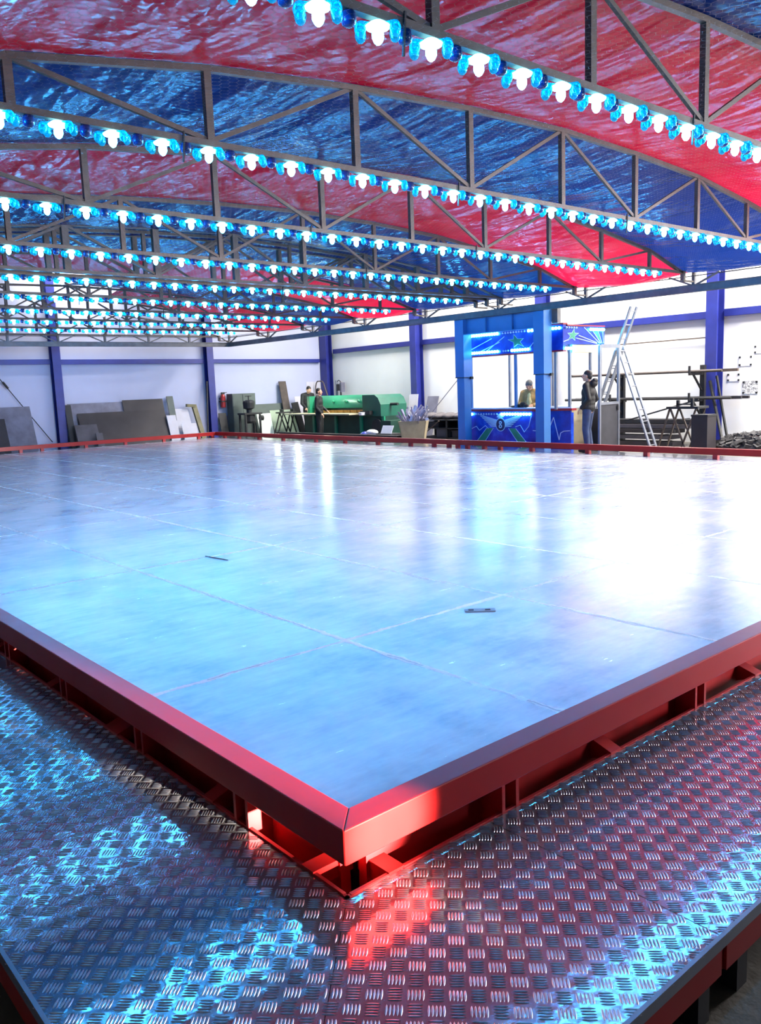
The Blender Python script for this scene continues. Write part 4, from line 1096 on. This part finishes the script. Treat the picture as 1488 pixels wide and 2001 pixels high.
# ------------------------------------------------------------------ people
def hull(mb_list, name, mats, voxel, parent, smooth_it=3):
    o = mb_list.build(name, mats)
    m = o.modifiers.new('merge', 'REMESH'); m.mode = 'VOXEL'; m.voxel_size = voxel; m.use_smooth_shade = True
    s_ = o.modifiers.new('soften', 'SMOOTH'); s_.iterations = smooth_it; s_.factor = .5
    dg = bpy.context.evaluated_depsgraph_get(); dg.update()
    me = D.meshes.new_from_object(o.evaluated_get(dg))
    o.modifiers.clear(); old = o.data; o.data = me; D.meshes.remove(old)
    if not me.materials: me.materials.append(mats)
    o.parent = parent
    return o
def lerp(a, b, t): return Vector(a)*(1-t)+Vector(b)*t
def person(lab, loc, face, H, J, colors, hat=None, hood=False, fat=1.0):
    """local frame: x = person's right, y = forward, z = up, metres at 1.75 m tall; J = joints"""
    k = H/1.75
    ang = math.atan2(face[1], face[0])-math.pi/2
    root = D.objects.new('person', None); COL.objects.link(root); root.location = loc; root.rotation_euler.z = ang; root.scale = (k, k, k)
    tag(root, lab, 'person')
    V = {n: Vector(p) for n, p in J.items()}
    hd = V['head']; yaw = V.get('headyaw', Vector((0, 0, 0)))
    R = Matrix.Rotation(yaw.z, 3, 'Z') @ Matrix.Rotation(yaw.x, 3, 'X')
    hp = lambda x, y, z: hd + R @ Vector((x, y, z))
    b = MB()
    # head: cranium, face, jaw, nose, brow, lips, ears
    b.ell(hp(0, -.012, .03), (.074, .092, .088), 16, 10, R); b.ell(hp(0, .025, -.035), (.060, .068, .075), 14, 9, R)
    b.ell(hp(0, .055, -.085), (.034, .034, .026), 10, 6, R); b.capsule(hp(0, .092, .005), .010, hp(0, .108, -.030), .015, 8)
    b.capsule(hp(-.035, .082, .022), .011, hp(.035, .082, .022), .011, 8); b.capsule(hp(-.02, .086, -.058), .009, hp(.02, .086, -.058), .009, 8)
    for sx in (-1, 1): b.ell(hp(sx*.076, -.005, -.01), (.012, .022, .034), 8, 6, R); b.ell(hp(sx*.05, .06, -.02), (.022, .022, .026), 8, 6, R)
    b.capsule(V['neck'], .058, hp(0, -.015, -.06), .052, 12)
    # torso
    ch, wa, pe = V['chest'], V['waist'], V['pelvis']
    for (c, rx, ry, rz) in ((lerp(V['neck'], ch, .45), .165, .095, .11), (ch, .165, .115, .16), (lerp(ch, wa, .6), .15, .105, .14), (wa, .145, .105, .13), (pe, .165, .115, .12)):
        b.ell(c, (rx*fat, ry*fat, rz), 16, 10)
    for s in 'LR':
        sh, el, wr = V['sh'+s], V['el'+s], V['wr'+s]
        b.capsule(lerp(V['neck'], sh, .3), .06, sh, .058, 12); b.capsule(sh, .054, el, .040, 12); b.capsule(el, .040, wr, .027, 12)
        hpv, kn, an, to = V['hip'+s], V['kn'+s], V['an'+s], V['to'+s]
        b.capsule(hpv, .088, kn, .056, 14); b.capsule(kn, .055, an, .036, 12)
        b.capsule(an, .038, lerp(an, to, .4)-Vector((0, 0, .02)), .036, 10); b.capsule(lerp(an, to, .4)-Vector((0, 0, .02)), .036, to, .028, 10)
        # hand: palm, five bent fingers, thumb from the side
        d = (wr-el).normalized(); hdir = V.get('hd'+s, d).normalized()
        side = hdir.cross(Vector((0, 1, .2)))
        if side.length < .1: side = hdir.cross(Vector((1, 0, 0)))
        side.normalize(); pn = side.cross(hdir).normalized()
        Rm = Matrix((side, hdir, pn)).transposed()
        pc = wr+hdir*.05; b.ell(pc, (.040, .052, .016), 12, 8, Rm); b.capsule(wr, .026, pc, .022, 10)
        for i, (o, L) in enumerate(((-.028, .062), (-.0095, .076), (.0095, .080), (.028, .070))):
            a0 = pc+side*o+hdir*.042; a1 = a0+hdir*L*.45-pn*.010; a2 = a1+hdir*L*.30-pn*.016; a3 = a2+hdir*L*.2-pn*.018
            b.capsule(a0, .0092, a1, .0086, 7); b.capsule(a1, .0086, a2, .0080, 7); b.capsule(a2, .0080, a3, .0070, 7)
        ins = -1 if (side.dot(Vector((0, 1, 0))) < 0) else 1
        t0 = pc+side*.034*ins-hdir*.02; t1 = t0+side*.022*ins+hdir*.022-pn*.008; t2 = t1+hdir*.030-pn*.008
        b.capsule(t0, .013, t1, .010, 7); b.capsule(t1, .010, t2, .008, 7)
    hull(b, 'body', M['skin'], .0075, root, 2)
    # jacket
    j = MB(); e = .022
    for (c, rx, ry, rz) in ((lerp(V['neck'], ch, .5), .175, .11, .11), (ch, .185, .140, .17), (lerp(ch, wa, .6), .178, .138, .16), (wa, .178, .138, .15), (lerp(wa, pe, .8), .185, .140, .13)):
        j.ell(c, (rx*fat, ry*fat, rz), 16, 10)
    j.tube(lerp(V['neck'], ch, .35)+Vector((0,0,-.02)), V['neck']+Vector((0, 0, .015)), .095, 14, .078)
    for s in 'LR':
        sh, el, wr = V['sh'+s], V['el'+s], V['wr'+s]
        j.capsule(lerp(V['neck'], sh, .35), .075, sh, .075, 12); j.capsule(sh, .074, el, .060, 12); j.capsule(el, .059, lerp(el, wr, .94), .044, 12)
    if hood:
        j.ell(V['neck']+Vector((0, -.11, .0)), (.13, .085, .085), 14, 8); j.ell(V['neck']+Vector((0, -.14, .06)), (.10, .06, .06), 12, 8)
    hull(j, 'jacket', M[colors[0]], .012, root, 4)
    if len(colors) > 3:
        q = MB(); q.ell(lerp(ch, wa, .3)+Vector((0, .07, 0)), (.085, .085, .22), 14, 10); hull(q, 'top', M[colors[3]], .012, root, 3)
    # trousers
    tq = MB(); tq.ell(pe+Vector((0, 0, .02)), (.172*fat, .125*fat, .12), 16, 10)
    for s in 'LR':
        hpv, kn, an = V['hip'+s], V['kn'+s], V['an'+s]
        tq.capsule(hpv, .102, kn, .075, 14); tq.capsule(kn, .075, lerp(kn, an, .96), .062, 12)
    hull(tq, 'trousers', M[colors[1]], .012, root, 4)
    for s in 'LR':
        an, to = V['an'+s], V['to'+s]
        sh = MB(); sh.capsule(an-Vector((0, .03, .02)), .046, lerp(an, to, .55)-Vector((0, 0, .02)), .045, 12); sh.capsule(lerp(an, to, .5)-Vector((0, 0, .02)), .044, to, .036, 12)
        sh.v = [(x, y, max(z, .0)) for x, y, z in sh.v]
        hull(sh, 'shoe', M['black'], .009, root, 2)
    # hair or hat: a cap over the cranium that leaves the face free
    h = MB()
    if hat: h.ell(hp(0, -.012, .052), (.088, .104, .092), 16, 10, R); h.capsule(hp(-.07, .03, .03), .020, hp(.07, .03, .03), .020, 10); h.ell(hp(0, -.06, -.06), (.07, .05, .10), 12, 8, R)
    else:
        h.ell(hp(0, -.022, .046), (.080, .094, .085), 16, 10, R); h.ell(hp(0, -.062, -.005), (.070, .055, .072), 14, 8, R)
    ob = hull(h, 'hat' if hat else 'hair', M[hat or 'hairdark'], .009, root, 2)
    return root
STAND = dict(head=(0, .03, 1.635), neck=(0, -.005, 1.475), chest=(0, 0, 1.28), waist=(0, 0, 1.06), pelvis=(0, 0, .94),
    shL=(-.185, 0, 1.42), elL=(-.235, -.03, 1.13), wrL=(-.225, .06, .88), shR=(.185, 0, 1.42), elR=(.235, -.03, 1.13), wrR=(.225, .06, .88),
    hipL=(-.09, 0, .92), knL=(-.10, .03, .50), anL=(-.105, -.02, .09), toL=(-.125, .15, .04), hipR=(.09, 0, .92), knR=(.10, .03, .50), anR=(.105, -.02, .09), toR=(.125, .15, .04))
def pose(**kw): d = dict(STAND); d.update(kw); return d
# hands in the jacket pockets
person('person in black hooded jacket and blue jeans standing at the booth door', (13.18, 8.46, .25), (-.30, .95), 1.68,
    pose(elR=(.27, -.09, 1.14), wrR=(.19, .10, .96), elL=(-.27, -.09, 1.14), wrL=(-.19, .10, .96), knR=(.11, .05, .5)), ('jacketblack', 'jeans', 'hairdark'), None, True, 1.06)
person('person in grey hat and tan jacket looking down behind the booth counter', (14.78, 11.28, .08), (-.80, -.35), 1.72,
    pose(head=(0, .10, 1.60), headyaw=(-.35, 0, 0), elR=(.25, .06, 1.15), wrR=(.14, .30, 1.12), elL=(-.25, .06, 1.15), wrL=(-.14, .30, 1.12)), ('tan', 'darktrousers', 'hairdark', 'yellowtop'), 'greyhat')
person('person in dark jacket bending his head over the left end of the shear', (17.25, 24.0, 0), (-.2, -1.0), 1.90,
    pose(head=(0, .12, 1.60), neck=(0, .04, 1.46), headyaw=(-.5, 0, 0), elR=(.25, .05, 1.14), wrR=(.20, .26, .98), elL=(-.27, -.02, 1.14), wrL=(-.22, .20, .98)), ('jacketnavy', 'darktrousers', 'hairdark'))
person('person in dark work clothes standing before the green shear table', (15.58, 21.05, 0), (.55, -.80), 1.78,
    pose(elL=(-.25, .0, 1.14), wrL=(-.20, .20, 1.0), elR=(.24, -.02, 1.13), wrR=(.20, .14, .93), headyaw=(0, 0, -.1)), ('jacketnavy', 'darktrousers', 'hairdark'))
